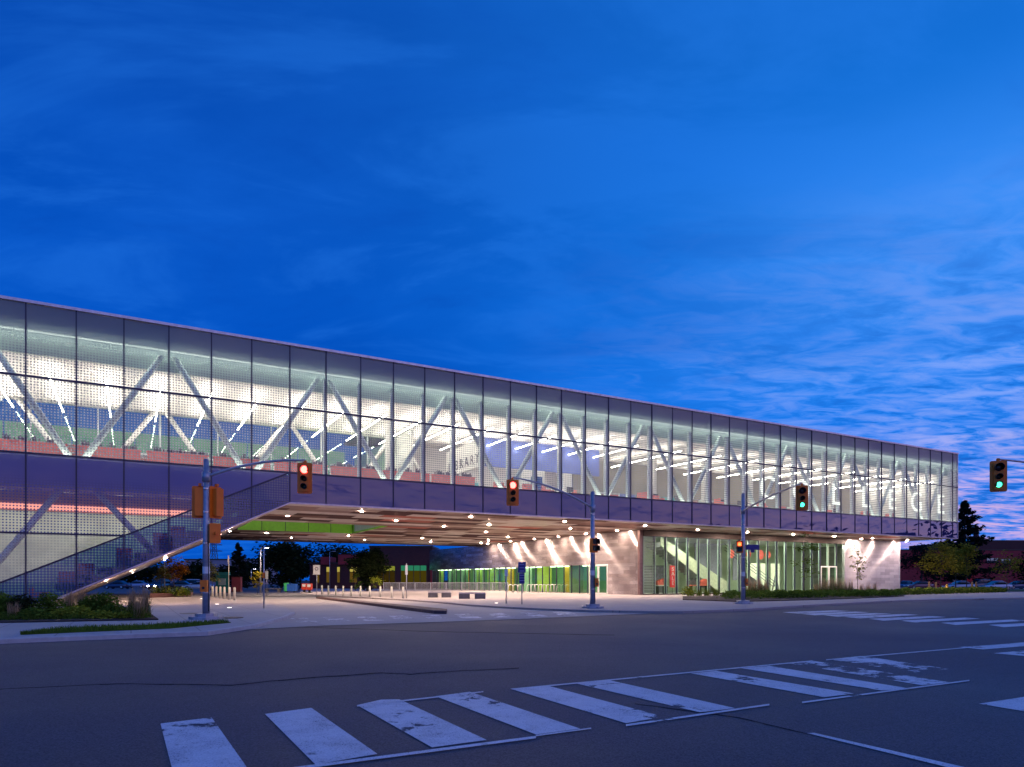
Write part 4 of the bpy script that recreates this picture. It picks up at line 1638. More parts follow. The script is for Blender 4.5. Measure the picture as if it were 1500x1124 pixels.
def pole_parts(root, top, r0, r1):
    mb = MB()
    mb.tube((0, 0, 0), (0, 0, top), r0, r1, 14)
    mb.build('pole', M['galv'], root, True)
    mb = MB()
    mb.prism([(.62 * math.cos(a * math.pi / 4 + .39), .62 * math.sin(a * math.pi / 4 + .39)) for a in range(8)], 0, .10)
    mb.prism([(.40 * math.cos(a * math.pi / 4 + .39), .40 * math.sin(a * math.pi / 4 + .39)) for a in range(8)], .10, .22)
    mb.build('pole_base', M['galv'], root)
    mb = MB()
    mb.tube((0, 0, top), (0, 0, top + .06), r1 * 1.1, r1 * .5, 12)
    mb.build('pole_cap', M['galv'], root)
    for z in (1.0, 2.9, 4.1, 5.0):
        mb = MB()
        rr = r0 + (r1 - r0) * z / top + .008
        mb.tube((0, 0, z), (0, 0, z + .05), rr, rr, 14)
        mb.box(-.03, .03, -rr - .03, -rr + .01, z - .01, z + .06)
        mb.build('pole_band', M['chrome'], root)
    mb = MB()
    rr = r0 + (r1 - r0) * 1.9 / top + .004
    mb.tube((0, 0, 1.75), (0, 0, 2.02), rr, rr, 14, caps=False)
    mb.build('pole_sticker', M['sign_white'], root)
    mb = MB()
    mb.path([(r0 * .9, -.08, .3), (r0 * .9, -.06, 1.4), (r0 * .8, -.06, 2.6), (r0 * .75, -.05, 3.4)], .016, 6)
    mb.build('cable_conduit', M['black'], root)


def arm_part(root, z0, end, rise):
    a = Vector((0, 0, z0))
    e = Vector(end)
    pts = []
    for i in range(13):
        f = i / 12
        p = a.lerp(e, f)
        p.z = z0 + (e.z - z0) * (1 - (1 - f) ** 2.0)
        pts.append(p)
    mb = MB()
    mb.path(pts, [.062 - .028 * i / 12 for i in range(13)], 8)
    mb.tube((0, 0, z0 - .18), (0, 0, z0 + .18), .15, .15, 12)
    f = Vector((e.x, e.y, 0)) * .0
    mb.build('mast_arm', M['galv'], root, True)


def traffic_light(px, py, top, arm_z, headpx, headY, headz, lit, yaw, label):
    b = G(px, py)
    r = thing('traffic_light', label, 'traffic light', (b[0], b[1], 0), 0, 'traffic lights at the junction')
    pole_parts(r, top, .14, .10)
    h = D(headpx, headY)
    ex, ey = h[0] - b[0], h[1] - b[1]
    arm_part(r, arm_z, (ex, ey, headz + .72), 0)
    signal_head(r, (ex, ey - .06, headz), yaw, lit)
    return r


ta = traffic_light(302, 907, 6.12, 5.48, 447, 27.4, 5.58, 'red', .08, 'corner traffic light showing red, with two yellow heads seen from behind')
signal_head(ta, (-.30, .15, 4.52), math.radians(200), None)
signal_head(ta, (.22, .30, 4.52), math.radians(245), None)
ped_head(ta, (.28, .05, 3.30), math.radians(215), False)
mb = MB()
mb.box(-.13, .13, -.24, -.12, 1.05, 1.5)
pb = mb.build('push_button_box', M['yellow'], ta)
mb = MB()
mb.tube((0, -.245, 1.2), (0, -.265, 1.2), .05, seg=10)
mb.build('button', M['black'], pb)
tb = traffic_light(868, 891, 6.2, 5.36, 751, 32.2, 5.62, 'red', .12, 'traffic light showing red in front of the silver shingle wall')
ped_head(tb, (.10, -.32, 3.35), math.radians(40), False)
mb = MB()
mb.box(.12, .3, -.24, -.05, 1.15, 1.6)
pb = mb.build('push_button_box', M['yellow'], tb)
mb = MB()
mb.tube((.21, -.245, 1.3), (.21, -.265, 1.3), .05, seg=10)
mb.build('button', M['black'], pb)
td = traffic_light(1088.5, 884.7, 6.95, 5.9, 1174, 33.8, 5.56, 'green', -.25, 'traffic light showing green with a blue street-name sign on its pole')
ped_head(td, (-.32, -.30, 3.6), math.radians(-25), True)
mb = MB()
mb.box(.16, 1.02, -.02, .02, 3.42, 3.74)
mb.box(.48, .72, -.025, .025, 3.25, 3.42)
mb.tube((0, 0, 3.7), (.2, 0, 3.7), .02)
sn = mb.build('street_name_sign', M['sign_blue'], td)
mb = MB()
mb.box(.10, .22, -.24, -.1, 1.15, 1.6)
pb = mb.build('push_button_box', M['yellow'], td)
mb = MB()
mb.tube((.16, -.245, 1.3), (.16, -.265, 1.3), .05, seg=10)
mb.build('button', M['black'], pb)
tr_ = thing('traffic_light', 'traffic light showing green hung from an arm against the open sky', 'traffic light', (26.5, 30.0, 0), 0, 'traffic lights at the junction')
pole_parts(tr_, 6.8, .14, .10)
h = D(1461, 27.2)
arm_part(tr_, 6.0, (h[0] - 26.5, h[1] - 30.0, 6.32), 0)
signal_head(tr_, (h[0] - 26.5, h[1] - 30.06, 5.63), -.42, 'green')

# ------------------------------------------------------------------ bollards
bo = thing('bollard', 'x', 'bollard', (*G(297, 873.5), 0), 0, 'cream bollards along the driveway')
mb = MB()
mb.tube((0, 0, 0), (0, 0, .93), .085, .085, 12)
mb.tube((0, 0, .93), (0, 0, .97), .085, .05, 12)
mb.build('post', M['concrete_post'], bo, True)
mb = MB()
mb.tube((0, 0, 0), (0, 0, .03), .13, .13, 12)
mb.build('base_plate', M['galv'], bo)
lb_ = [(297, 873.5), (306, 874.2), (311.5, 875), (317, 875.7), (322.7, 876.6), (328.8, 877.5), (336, 878.6), (343.5, 879.6)]
bo['label'] = 'cream bollard left of the driveway, first from the far end of its row'
for i, q in enumerate(lb_[1:]):
    dup(bo, (*G(*q), 0), 0, 'cream bollard left of the driveway, %s from the far end of its row' % ORD[i + 1])
for i, q in enumerate([(471.5, 871.5), (481, 872), (491.7, 872.5), (502.7, 873), (514.7, 873.5), (528, 874), (541.6, 874.5), (557, 875.2), (573.6, 876), (590.4, 876.8)]):
    dup(bo, (*G(*q), 0), 0, 'cream bollard right of the driveway, %s from the far end of its row' % ORD[i])
gb = thing('parking_post', 'grey steel post in front of the silver end wall, first from the left', 'post', (*G(1290, 866.5), 0), 0, 'grey posts in front of the silver end wall')
mb = MB()
mb.tube((0, 0, 0), (0, 0, 1.1), .09, .09, 12)
mb.build('post', M['galv'], gb, True)
mb = MB()
mb.tube((0, 0, 1.1), (0, 0, 1.15), .10, .06, 12)
mb.build('post_cap', M['galv'], gb)
for i, q in enumerate(((1297, 866.3), (1304, 866.1), (1313, 865.8))):
    dup(gb, (*G(*q), 0), 0, 'grey steel post in front of the silver end wall, %s from the left' % ORD[i + 1])

# ------------------------------------------------------------------ benches, racks, railing, signs
for i, (xa, xb, y_) in enumerate(((627, 660, 875.5), (672, 711, 877.4))):
    a, b = G(xa, y_), G(xb, y_)
    L_ = (b[0] - a[0])
    be = thing('concrete_bench', ['dark concrete bench on the plaza, the farther one on the left', 'dark concrete bench on the plaza, the nearer one on the right'][i], 'bench', ((a[0] + b[0]) / 2, a[1], 0), 0, 'concrete benches on the plaza')
    mb = MB()
    mb.box(-L_ / 2, L_ / 2, -.02, .75, .40, .52)
    mb.build('seat', M['concrete_light'], be)
    for x0, x1 in ((-L_ / 2, -L_ / 2 + L_ * .40), (L_ * .10, L_ / 2)):
        mb = MB()
        mb.box(x0, x1, 0, .73, 0, .40)
        mb.build('leg', M['concrete_dark'], be)
rk = thing('bike_rack', 'x', 'bike rack', (0, 0, 0), 0, 'steel hoop bike racks in front of the shop strip')
mb = MB()
pts = [(-.36, 0, 0), (-.27, 0, .80)] + [(-.27 + .27 * (1 - math.cos(a * math.pi / 8)), 0, .80 + .16 * math.sin(a * math.pi / 8)) for a in range(1, 8)] + [(.27, 0, .80), (.36, 0, 0)]
mb.path(pts, .042, 6)
mb.build('hoop', M['sign_white'], rk, True)
mb = MB()
mb.box(-.44, -.28, -.08, .08, 0, .02)
mb.box(.28, .44, -.08, .08, 0, .02)
mb.build('foot_plate', M['galv'], rk)
rx = [748, 755, 762, 775, 781, 786, 792, 797, 803, 809, 814, 819, 825, 832, 838, 852]
first = True
for i, x in enumerate(rx):
    p = G(x, 868.3)
    lbl = 'steel bike hoop before the lit shop strip, %s from the left' % ORD[i]
    if first:
        rk.location = (*p, 0)
        rk.rotation_euler = (0, 0, .35)
        rk['label'] = lbl
        first = False
    else:
        dup(rk, (*p, 0), .35 + random.uniform(-.1, .1), lbl)
ra, rb = G(562, 866.5), G(744, 866.3)
rl = thing('railing', 'grey steel picket railing in front of the dark blue wall', 'railing', (*ra, 0), math.atan2(rb[1] - ra[1], rb[0] - ra[0]))
Lr = math.hypot(rb[0] - ra[0], rb[1] - ra[1])
mb = MB()
mb.box(0, Lr, -.025, .025, 1.12, 1.18)
mb.box(0, Lr, -.02, .02, .12, .16)
mb.build('handrail', M['galv'], rl)
mb = MB()
x = .05
while x < Lr:
    mb.box(x - .02, x + .02, -.012, .012, .16, 1.12)
    x += .16
mb.build('pickets', M['galv'], rl)
for k in range(9):
    mb = MB()
    x = k * Lr / 8
    mb.box(x - .035, x + .035, -.04, .04, 0, 1.2)
    mb.build('post', M['galv'], rl)
mb = MB()
mb.box(.05, Lr - .05, .03, .036, .18, 1.10)
mb.build('mesh_panel', glass('railing_glass', (0.75, 0.78, 0.8), 1.0), rl)


def pole_sign(px, py, ztop, panels, label, cat='sign', pole='galv', face='sign_white'):
    b = G(px, py)
    r = thing('street_sign', label, cat, (*b, 0))
    mb = MB()
    mb.tube((0, 0, 0), (0, 0, ztop), .035, .035, 8)
    mb.build('sign_post', M[pole], r, True)
    for (x0, x1, z0, z1, mk) in panels:
        mb = MB()
        mb.prism_y(rrect(x0, x1, z0, z1, .04), -.06, -.04)
        s = mb.build('sign_panel', M[mk], r)
    return r


s1 = pole_sign(764.5, 885.5, 2.4, [(-.24, .24, 1.95, 2.62, 'sign_blue'), (-.17, .17, 1.28, 1.93, 'sign_blue')], 'blue stacked bus-stop sign on a pole beside the plaza curb')
mb = MB()
for z in (2.45, 2.25, 2.05, 1.78, 1.62, 1.46):
    mb.box(-.14, .14, -.064, -.061, z, z + .03)
mb.build('sign_rule', pm('sign_pale_blue', (0.35, 0.35, 0.6), .5), s1)
s2 = pole_sign(741.5, 884.5, 2.3, [(-.10, .10, 1.75, 2.2, 'sign_white')], 'narrow white parking sign on a thin pole left of the blue sign')
s3 = pole_sign(464, 873.6, 2.9, [(-.32, .32, 2.0, 2.9, 'sign_white')], 'white speed-limit sign on a post beside the driveway bollards')
mb = MB()
# a dark ring with a slash: no-entry style symbol
ring = []
for i in range(18):
    a = 2 * math.pi * i / 18
    ring.append((.16 * math.cos(a), 2.55 + .16 * math.sin(a)))
for i in range(18):
    a, b = ring[i], ring[(i + 1) % 18]
    mb.add([(a[0], -.064, a[1]), (b[0], -.064, b[1]), (b[0] * .7, -.064, 2.55 + (b[1] - 2.55) * .7), (a[0] * .7, -.064, 2.55 + (a[1] - 2.55) * .7)], [(0, 1, 2, 3)])
mb.build('sign_symbol', M['text_dark'], s3)
s3['label'] = 'white rectangular sign with a ring symbol on a post by the driveway'
s4 = pole_sign(595.5, 876.5, 2.9, [(-.10, .10, 1.95, 2.75, 'sign_white')], 'white sign turned edge-on near the right row of bollards')
s5 = pole_sign(386.5, 891.5, 3.3, [(-.06, .06, 1.6, 1.9, 'yellow')], 'tall thin grey pole with a small orange tag by the driveway curb')
s6 = pole_sign(391, 872.0, 2.6, [(-.14, .14, 1.6, 2.4, 'sign_white')], 'small white sign on a short post left of the green recycling box')
s7 = pole_sign(335, 874.0, 3.8, [(-.05, .05, 3.0, 3.7, 'sign_white')], 'slim cream pole rising among the left bollards', 'pole', 'concrete_post')

# ------------------------------------------------------------------ street lamps, pylon
def street_lamp(px, py, H, lit, label, r=.07):
    b = G(px, py)
    o = thing('street_lamp', label, 'street lamp', (*b, 0))
    mb = MB()
    mb.tube((0, 0, 0), (0, 0, H), r, r * .7, 8)
    mb.build('lamp_post', M['galv'], o, True)
    mb = MB()
    mb.path([(0, 0, H), (.25, 0, H + .12), (.75, 0, H + .16)], r * .5, 6)
    mb.build('lamp_arm', M['galv'], o)
    mb = MB()
    mb.box(.45, 1.0, -.14, .14, H + .12, H + .22)
    hd = mb.build('lamp_head', M['galv'], o)
    mb = MB()
    mb.add([(.48, -.12, H + .115), (.48, .12, H + .115), (.97, .12, H + .115), (.97, -.12, H + .115)], [(0, 1, 2, 3)])
    mb.build('lamp_lens', LENS['lamp_on'] if lit else M['sign_white'], hd)
    return o


LENS['lamp_on'] = em('street_lamp_lit', (0.9, 0.9, 1.0), 60.0)
street_lamp(381.5, 868.5, 5.2, True, 'lit white street lamp at the driveway entrance', .11)
street_lamp(440, 861.5, 6.6, True, 'lit street lamp beside the dark trees left of the brick block', .08)
street_lamp(483, 862.5, 6.4, False, 'unlit thin lamp post before the brick block windows')
street_lamp(401, 861, 5.6, False, 'unlit lamp post among the dark trees')
street_lamp(241, 870.5, 3.9, False, 'pale lamp post beside the orange tree')
street_lamp(368, 861.0, 3.6, True, 'short lit lamp post near the fir tree')
street_lamp(595, 861.8, 9.0, False, 'tall thin mast in front of the brick block end')

py_ = thing('power_pylon', 'distant steel lattice power pylon behind the corner signal pole', 'pylon', (*D(313, 330), 0))
H = 23
mb = MB()
lv = [0, 4, 8, 11.5, 15, 18, 20.5, 23]
wv = [3.0, 2.4, 1.9, 1.5, 1.1, .9, .7, .3]
for (z0, w0), (z1, w1) in zip(list(zip(lv, wv))[:-1], list(zip(lv, wv))[1:]):
    for sx, sy in ((1, 1), (1, -1), (-1, -1), (-1, 1)):
        mb.tube((sx * w0, sy * w0, z0), (sx * w1, sy * w1, z1), .16, seg=4)
    for s in (1, -1):
        mb.tube((-w0, s * w0, z0), (w1, s * w1, z1), .11, seg=4)
        mb.tube((w0, s * w0, z0), (-w1, s * w1, z1), .11, seg=4)
mb.build('lattice_tower', M['concrete_dark'], py_)
for z in (15.5, 18.5, 21):
    mb = MB()
    mb.tube((-4.2, 0, z), (4.2, 0, z), .14, seg=4)
    mb.tube((-4.2, 0, z), (0, 0, z + 1), .09, seg=4)
    mb.tube((4.2, 0, z), (0, 0, z + 1), .09, seg=4)
    mb.build('cross_arm', M['concrete_dark'], py_)
# ------------------------------------------------------------------ background buildings
def brick_block(name, label, x0, x1, Y, depth, h, mat, parapet=.5):
    o = thing(name, label, 'building', ((x0 + x1) / 2, Y, 0))
    w = (x1 - x0) / 2
    mb = MB()
    mb.box(-w, w, 0, depth, -.3, h)
    mb.build('wall', mat, o)
    mb = MB()
    mb.box(-w - .1, w + .1, -.1, depth + .1, h, h + parapet * .5)
    mb.build('roof', M['dark_trim'], o)
    return o, w


def lit_window(o, xa, xb, za, zb, col, strength, nx, split=.35, col2=None):
    mb = MB()
    mb.box(xa, xb, -.10, -.03, za, za + .08)
    mb.box(xa, xb, -.10, -.03, zb - .08, zb)
    for i in range(nx + 1):
        x = xa + (xb - xa) * i / nx
        mb.box(x - .05, x + .05, -.12, -.03, za + .08, zb - .08)
    f = mb.build('window', M['black'], o)
    mb = MB()
    zs = zb - (zb - za) * split
    mb.add([(xa, -.02, zs), (xb, -.02, zs), (xb, -.02, zb), (xa, -.02, zb)], [(0, 1, 2, 3)])
    mb.build('pane', em('window_lit', col, strength), f)
    mb = MB()
    mb.add([(xa, -.02, za), (xb, -.02, za), (xb, -.02, zs), (xa, -.02, zs)], [(0, 1, 2, 3)])
    mb.build('pane', em('window_dim', col2 or tuple(c * .3 for c in col), strength * .4), f)


YB = 118
bb, w = brick_block('brick_building', 'dark brown brick building with green-lit windows beyond the driveway', D(541, YB)[0], D(633, YB)[0], YB, 16, 7.2, M['brick_dark'])
cxb = (D(541, YB)[0] + D(633, YB)[0]) / 2
lit_window(bb, D(553, YB)[0] - cxb, D(579, YB)[0] - cxb, .9, 4.0, (0.45, 0.48, 0.06), .5, 3, .28, (.16, .10, .015))
lit_window(bb, D(587, YB)[0] - cxb, D(625, YB)[0] - cxb, .9, 4.1, (0.05, 0.42, 0.22), .45, 4, .30, (.30, .22, .02))
mb = MB()
mb.box(w - .3, w + .02, -.25, 0, 0, 5.0)
mb.build('pilaster', M['brick'], bb)
b2, w2 = brick_block('brick_annex', 'lower red brick annex with narrow yellow-lit windows', D(446, YB)[0], D(540.8, YB)[0], YB + 3, 12, 4.4, M['brick_dark'])
c2 = (D(446, YB)[0] + D(540.8, YB)[0]) / 2
for a, b in ((456, 461), (471, 476.5), (487, 492), (506, 518)):
    lit_window(b2, D(a, YB)[0] - c2, D(b, YB)[0] - c2, 1.0, 3.9, (0.62, 0.50, 0.10), .7, 1 if b - a < 8 else 2, .32, (.35, .20, .03))
for a, b, z0, z1 in ((490, 513, 4.4, 6.0), (464, 477, 4.4, 5.6)):
    mb = MB()
    mb.box(D(a, YB)[0] - c2, D(b, YB)[0] - c2, -.6, 4, 4.25, z1)
    mb.build('brick_bay', M['brick'], b2)
# right-hand red brick building
YR = 150
x0r, x1r = D(1255, YR)[0], D(1700, YR)[0]
rr, wr = brick_block('red_brick_building', 'red brick works building with a lit red doorway beyond the lawn', x0r, x1r, YR, 30, 8.0, M['brick'])
cr = (x0r + x1r) / 2
mb = MB()
mb.box(D(1440, YR)[0] - cr, wr, 2.0, 28, 8.25, 10.4)
mb.build('rooftop_block', M['brick_dark'], rr)
mb = MB()
mb.tube((D(1448, YR)[0] - cr, 4, 10.4), (D(1448, YR)[0] - cr, 4, 13.0), .55, .5, 10)
mb.build('chimney', M['brick_dark'], rr)
mb = MB()
mb.box(D(1395, YR)[0] - cr, D(1408, YR)[0] - cr, -.12, -.02, 0, 3.1)
dd = mb.build('loading_door', M['white_paint'], rr)
mb = MB()
for k in range(5):
    mb.box(D(1395, YR)[0] - cr + .05, D(1408, YR)[0] - cr - .05, -.15, -.12, .3 + k * .6, .34 + k * .6)
mb.build('door_rib', M['galv'], dd)
mb = MB()
mb.box(D(1409, YR)[0] - cr, D(1411, YR)[0] - cr, -.5, -.05, 4.0, 4.2)
lam = mb.build('wall_lamp', M['black'], rr)
mb = MB()
mb.disc((D(1410, YR)[0] - cr, -.3, 3.97), .22)
mb.build('lamp_lens', em('red_wall_lamp', (1.0, 0.22, 0.10), 260.0), lam)
for a, b, z0, z1 in ((1445, 1462, 5.2, 6.4), (1466, 1480, 5.2, 6.2), (1424, 1434, 5.6, 6.6)):
    lit_window(rr, D(a, YR)[0] - cr, D(b, YR)[0] - cr, z0, z1, (0.20, 0.22, 0.45), .5, 3, .5, (.05, .06, .2))
# far pale building on the left behind the parked cars
YF = 240
fb = thing('far_building', 'distant grey low building behind the parked cars on the left', 'building', (D(312, YF)[0], YF, 0))
mb = MB()
mb.box(-10, 16, 0, 20, 0, 8.6)
mb.box(-20, -10, 3, 20, 0, 6.5)
mb.build('wall', pm('far_wall', (0.28, 0.26, 0.32), 0.8), fb)
mb = MB()
mb.box(-10.2, 16.2, -.2, 20, 8.6, 9.0)
mb.build('roof', M['dark_trim'], fb)
for k in range(4):
    mb = MB()
    mb.box(-8 + k * 6, -5 + k * 6, -.1, -.02, 5, 6.5)
    mb.build('window', M['car_glass'], fb)
# small houses across the street: seen only as reflections in the glass
for i, (x, y, hh) in enumerate(((118, 48, 10), (132, 70, 12))):
    ho = thing('house', ['gable house across the street, seen reflected in the glass, nearer one', 'taller gable house across the street, seen reflected in the glass, farther one'][i], 'house', (x, y, 0), math.radians(100))
    mb = MB()
    mb.box(-8, 8, -5, 5, 0, hh * .65)
    mb.build('wall', M['brick_dark'], ho)
    mb = MB()
    mb.add([(-8.4, -5.4, hh * .65), (8.4, -5.4, hh * .65), (8.4, 5.4, hh * .65), (-8.4, 5.4, hh * .65), (-8.4, 0, hh), (8.4, 0, hh)], [(0, 1, 5, 4), (2, 3, 4, 5), (0, 4, 3), (1, 2, 5)])
    mb.build('roof', M['dark_trim'], ho)

# ------------------------------------------------------------------ trees
def tree(name, label, loc, H, cw, trunk_h, leafmat_, nleaf, lsize, group=None, trunk_r=None, clumps=26, squash=.5, seed=1, lean=0.0):
    """trunk with limbs, and leaves gathered in clumps spread through an uneven crown"""
    random.seed(seed)
    o = thing(name, label, 'tree', (loc[0], loc[1], loc[2] if len(loc) > 2 else 0), 0, group)
    tr = trunk_r or H * .022
    ch_ = H - trunk_h
    cs = []
    for i in range(clumps):
        while True:
            u = Vector((random.uniform(-1, 1), random.uniform(-1, 1), random.uniform(-1, 1)))
            if .25 < u.length < 1:
                break
        taper = 1.0 - .35 * max(0, u.z)
        cs.append(Vector((u.x * cw / 2 * taper, u.y * cw / 2 * taper, trunk_h + ch_ * (.5 + u.z * .5))))
    mb = MB()
    top = Vector((lean, 0, trunk_h + ch_ * .75))
    mb.path([(0, 0, -.1), (lean * .2, .02, trunk_h * .5), (lean * .5, -.03, trunk_h), tuple(top)], [tr * 1.25, tr, tr * .8, tr * .2], 7)
    for c in cs[:max(6, clumps // 2)]:
        f = random.uniform(.25, .85)
        a = Vector((lean * .4, 0, trunk_h * .85)).lerp(top, f * .8)
        mid = a.lerp(c, .5) + Vector((0, 0, .06 * H * random.uniform(-.2, .6)))
        mb.path([a, mid, c], [tr * .42, tr * .28, tr * .10], 5)
    mb.build('trunk', M['bark'], o, True)
    mb = MB()
    for i in range(nleaf):
        c = random.choice(cs)
        s = cw * .115
        p = c + Vector((random.gauss(0, s), random.gauss(0, s), random.gauss(0, s * squash * 1.4)))
        mb.leaf(p, lsize * random.uniform(.6, 1.35))
    mb.build('crown', leafmat_, o)
    return o


def fir(label, loc, H, W, seed, mat, dens=1.0, group=None):
    random.seed(seed)
    o = thing('fir_tree', label, 'tree', (loc[0], loc[1], 0), 0, group)
    mb = MB()
    mb.path([(0, 0, 0), (.05, 0, H * .5), (0, 0, H)], [H * .02, H * .012, .02], 7)
    nb = int(70 * dens)
    ends = []
    for i in range(nb):
        f = (i + random.random()) / nb
        z = H * (.10 + .88 * f)
        L = W / 2 * (1 - f) ** .8 * random.uniform(.6, 1.15) + .15
        a = random.uniform(0, 6.283)
        dr = Vector((math.cos(a), math.sin(a), 0))
        e = Vector((0, 0, z)) + dr * L + Vector((0, 0, L * random.uniform(-.25, .22)))
        mb.path([(0, 0, z), Vector((0, 0, z)) + dr * L * .5 + Vector((0, 0, -.08 * L)), e], [.06, .04, .015], 4)
        ends.append((Vector((0, 0, z)), e, dr, L))
    mb.build('trunk', M['bark'], o)
    mb = MB()
    for a, e, dr, L in ends:
        sd = Vector((-dr.y, dr.x, 0))
        for k in range(int(30 * dens) + 8):
            f = random.uniform(.12, 1.05)
            p = a.lerp(e, f) + Vector((0, 0, -.08 * L * 4 * f * (1 - f)))
            p += sd * random.gauss(0, .16 * L * (1.15 - f)) + Vector((0, 0, random.gauss(-.05, .10 + .02 * L)))
            mb.leaf(p, random.uniform(.22, .5) * (.6 + H / 30), 1.8)
    mb.build('crown', mat, o)
    return o


# far left
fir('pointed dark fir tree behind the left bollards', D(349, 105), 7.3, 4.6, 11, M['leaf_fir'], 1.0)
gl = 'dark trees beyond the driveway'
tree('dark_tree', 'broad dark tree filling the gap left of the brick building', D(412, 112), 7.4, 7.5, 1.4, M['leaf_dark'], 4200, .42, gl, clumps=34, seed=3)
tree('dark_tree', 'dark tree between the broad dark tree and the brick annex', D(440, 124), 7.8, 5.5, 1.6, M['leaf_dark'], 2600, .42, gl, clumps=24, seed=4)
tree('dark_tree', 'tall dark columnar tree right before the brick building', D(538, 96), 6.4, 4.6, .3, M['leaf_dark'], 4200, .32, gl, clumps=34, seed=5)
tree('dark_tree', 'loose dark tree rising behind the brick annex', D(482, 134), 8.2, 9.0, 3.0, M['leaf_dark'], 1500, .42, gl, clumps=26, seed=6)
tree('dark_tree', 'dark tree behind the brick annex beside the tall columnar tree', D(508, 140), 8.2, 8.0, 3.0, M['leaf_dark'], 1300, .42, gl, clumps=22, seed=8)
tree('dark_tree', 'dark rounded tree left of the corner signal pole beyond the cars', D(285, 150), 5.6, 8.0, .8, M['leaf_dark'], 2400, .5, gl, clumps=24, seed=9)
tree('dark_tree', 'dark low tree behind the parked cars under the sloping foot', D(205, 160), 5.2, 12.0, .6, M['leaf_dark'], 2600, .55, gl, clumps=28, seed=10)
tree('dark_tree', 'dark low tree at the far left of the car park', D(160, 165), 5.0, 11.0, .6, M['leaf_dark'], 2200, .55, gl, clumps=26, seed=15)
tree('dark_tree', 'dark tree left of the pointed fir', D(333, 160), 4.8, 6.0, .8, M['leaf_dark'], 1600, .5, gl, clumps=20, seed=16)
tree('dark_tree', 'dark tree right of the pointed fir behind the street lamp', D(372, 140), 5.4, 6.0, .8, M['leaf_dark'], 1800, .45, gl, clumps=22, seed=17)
tree('young_tree', 'orange autumn tree in the planter by the car park', G(255, 871.5), 3.9, 2.3, 1.3, M['leaf_orange'], 900, .16, None, .05, 18, seed=21)
tree('young_tree', 'small pale green tree left of the orange tree', G(237, 872), 3.2, 1.7, 1.2, M['leaf_pale'], 500, .15, None, .04, 14, seed=22)
tree('young_tree', 'thin greenish tree behind the corner signal pole', D(311, 72), 3.7, 1.7, 1.0, M['leaf_pale'], 420, .16, None, .04, 14, seed=23)
tree('young_tree', 'small ochre shrub tree beside the driveway lamp', D(377, 74), 2.6, 1.3, .5, M['leaf_olive'], 300, .15, None, .03, 10, seed=24)
tree('young_tree', 'bright yellow-green bushy sapling before the brick building', D(551, 92), 2.4, 1.9, .3, M['leaf_lime'], 420, .16, None, .03, 12, seed=25)
tree('young_tree', 'green bushy sapling left of the columnar dark tree', D(521, 94), 2.4, 1.4, .3, M['leaf_shrub'], 300, .16, None, .03, 10, seed=26)
# right side
fir('large ragged spruce at the right end of the building', D(1413, 128), 16.6, 14.5, 31, M['leaf_fir'], 1.7)
tree('olive_tree', 'olive autumn tree under the right corner of the building, leftmost of three', D(1378, 96), 6.6, 4.4, 1.7, M['leaf_olive'], 2000, .21, 'olive autumn trees at the right corner', .07, 30, seed=33)
tree('olive_tree', 'olive autumn tree under the right corner of the building, middle of three', D(1400, 102), 6.6, 3.6, 1.9, M['leaf_olive'], 1500, .21, 'olive autumn trees at the right corner', .07, 24, seed=34)
tree('olive_tree', 'olive autumn tree just right of the building corner, rightmost of three', D(1416, 99), 7.0, 3.0, 2.3, M['leaf_olive'], 1200, .21, 'olive autumn trees at the right corner', .06, 22, seed=35)
tree('young_tree', 'lone thin ochre sapling before the red brick building', D(1475, 96), 5.8, 3.3, 1.6, M['leaf_olive'], 620, .19, None, .05, 20, seed=36)
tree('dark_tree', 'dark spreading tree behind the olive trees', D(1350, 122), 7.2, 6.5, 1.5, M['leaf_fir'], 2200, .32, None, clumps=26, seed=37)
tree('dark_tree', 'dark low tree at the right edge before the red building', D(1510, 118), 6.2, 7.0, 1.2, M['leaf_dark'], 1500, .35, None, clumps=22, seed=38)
tree('young_tree', 'slender young tree with sparse layered leaves before the glass shop', D(1178, 68), 6.1, 2.6, 1.6, M['leaf_shrub'], 360, .17, None, .05, 22, .25, seed=41)
tree('young_tree', 'thin sapling with pale curling leaves before the silver end wall', D(1256, 73), 5.4, 1.5, 1.0, M['leaf_pale'], 300, .16, None, .04, 16, seed=42)
# trees across the street seen only as reflections
random.seed(5)
mb = MB()
for x, y, h_, w_ in ((100, 18, 11, 10), (104, 30, 9, 9), (112, 36, 12, 8), (108, 58, 11, 10), (124, 60, 13, 9), (120, 84, 13, 12), (100, 5, 12, 10), (96, -8, 10, 9), (140, 92, 15, 12), (150, 110, 16, 14), (76, -30, 9, 9), (58, -48, 10, 9), (30, -60, 11, 12), (0, -66, 9, 10), (-40, -70, 10, 14)):
    mb.tube((x, y, 0), (x, y, h_ * .5), .3, .15, 6)
    for _ in range(420):
        u = Vector((random.gauss(0, .3), random.gauss(0, .3), random.gauss(0, .26)))
        mb.leaf((x + u.x * w_, y + u.y * w_, h_ * .55 + u.z * h_ * .8), 1.0)
tag(mb.build('treeline', M['leaf_dark']), 'dark line of trees across the street, reflected in the glass', 'trees', kind='stuff')

# ------------------------------------------------------------------ planting beds
random.seed(12)
mb = MB()
mb.prism([G(x, y) for x, y in ((-200, 916), (0, 913), (232, 908.5), (206, 890), (0, 893), (-200, 894))], -.05, .05)
structure('planting_bed', mb, M['soil'], 'dark mulch planting bed at the foot of the sloping glass', 'planting bed')


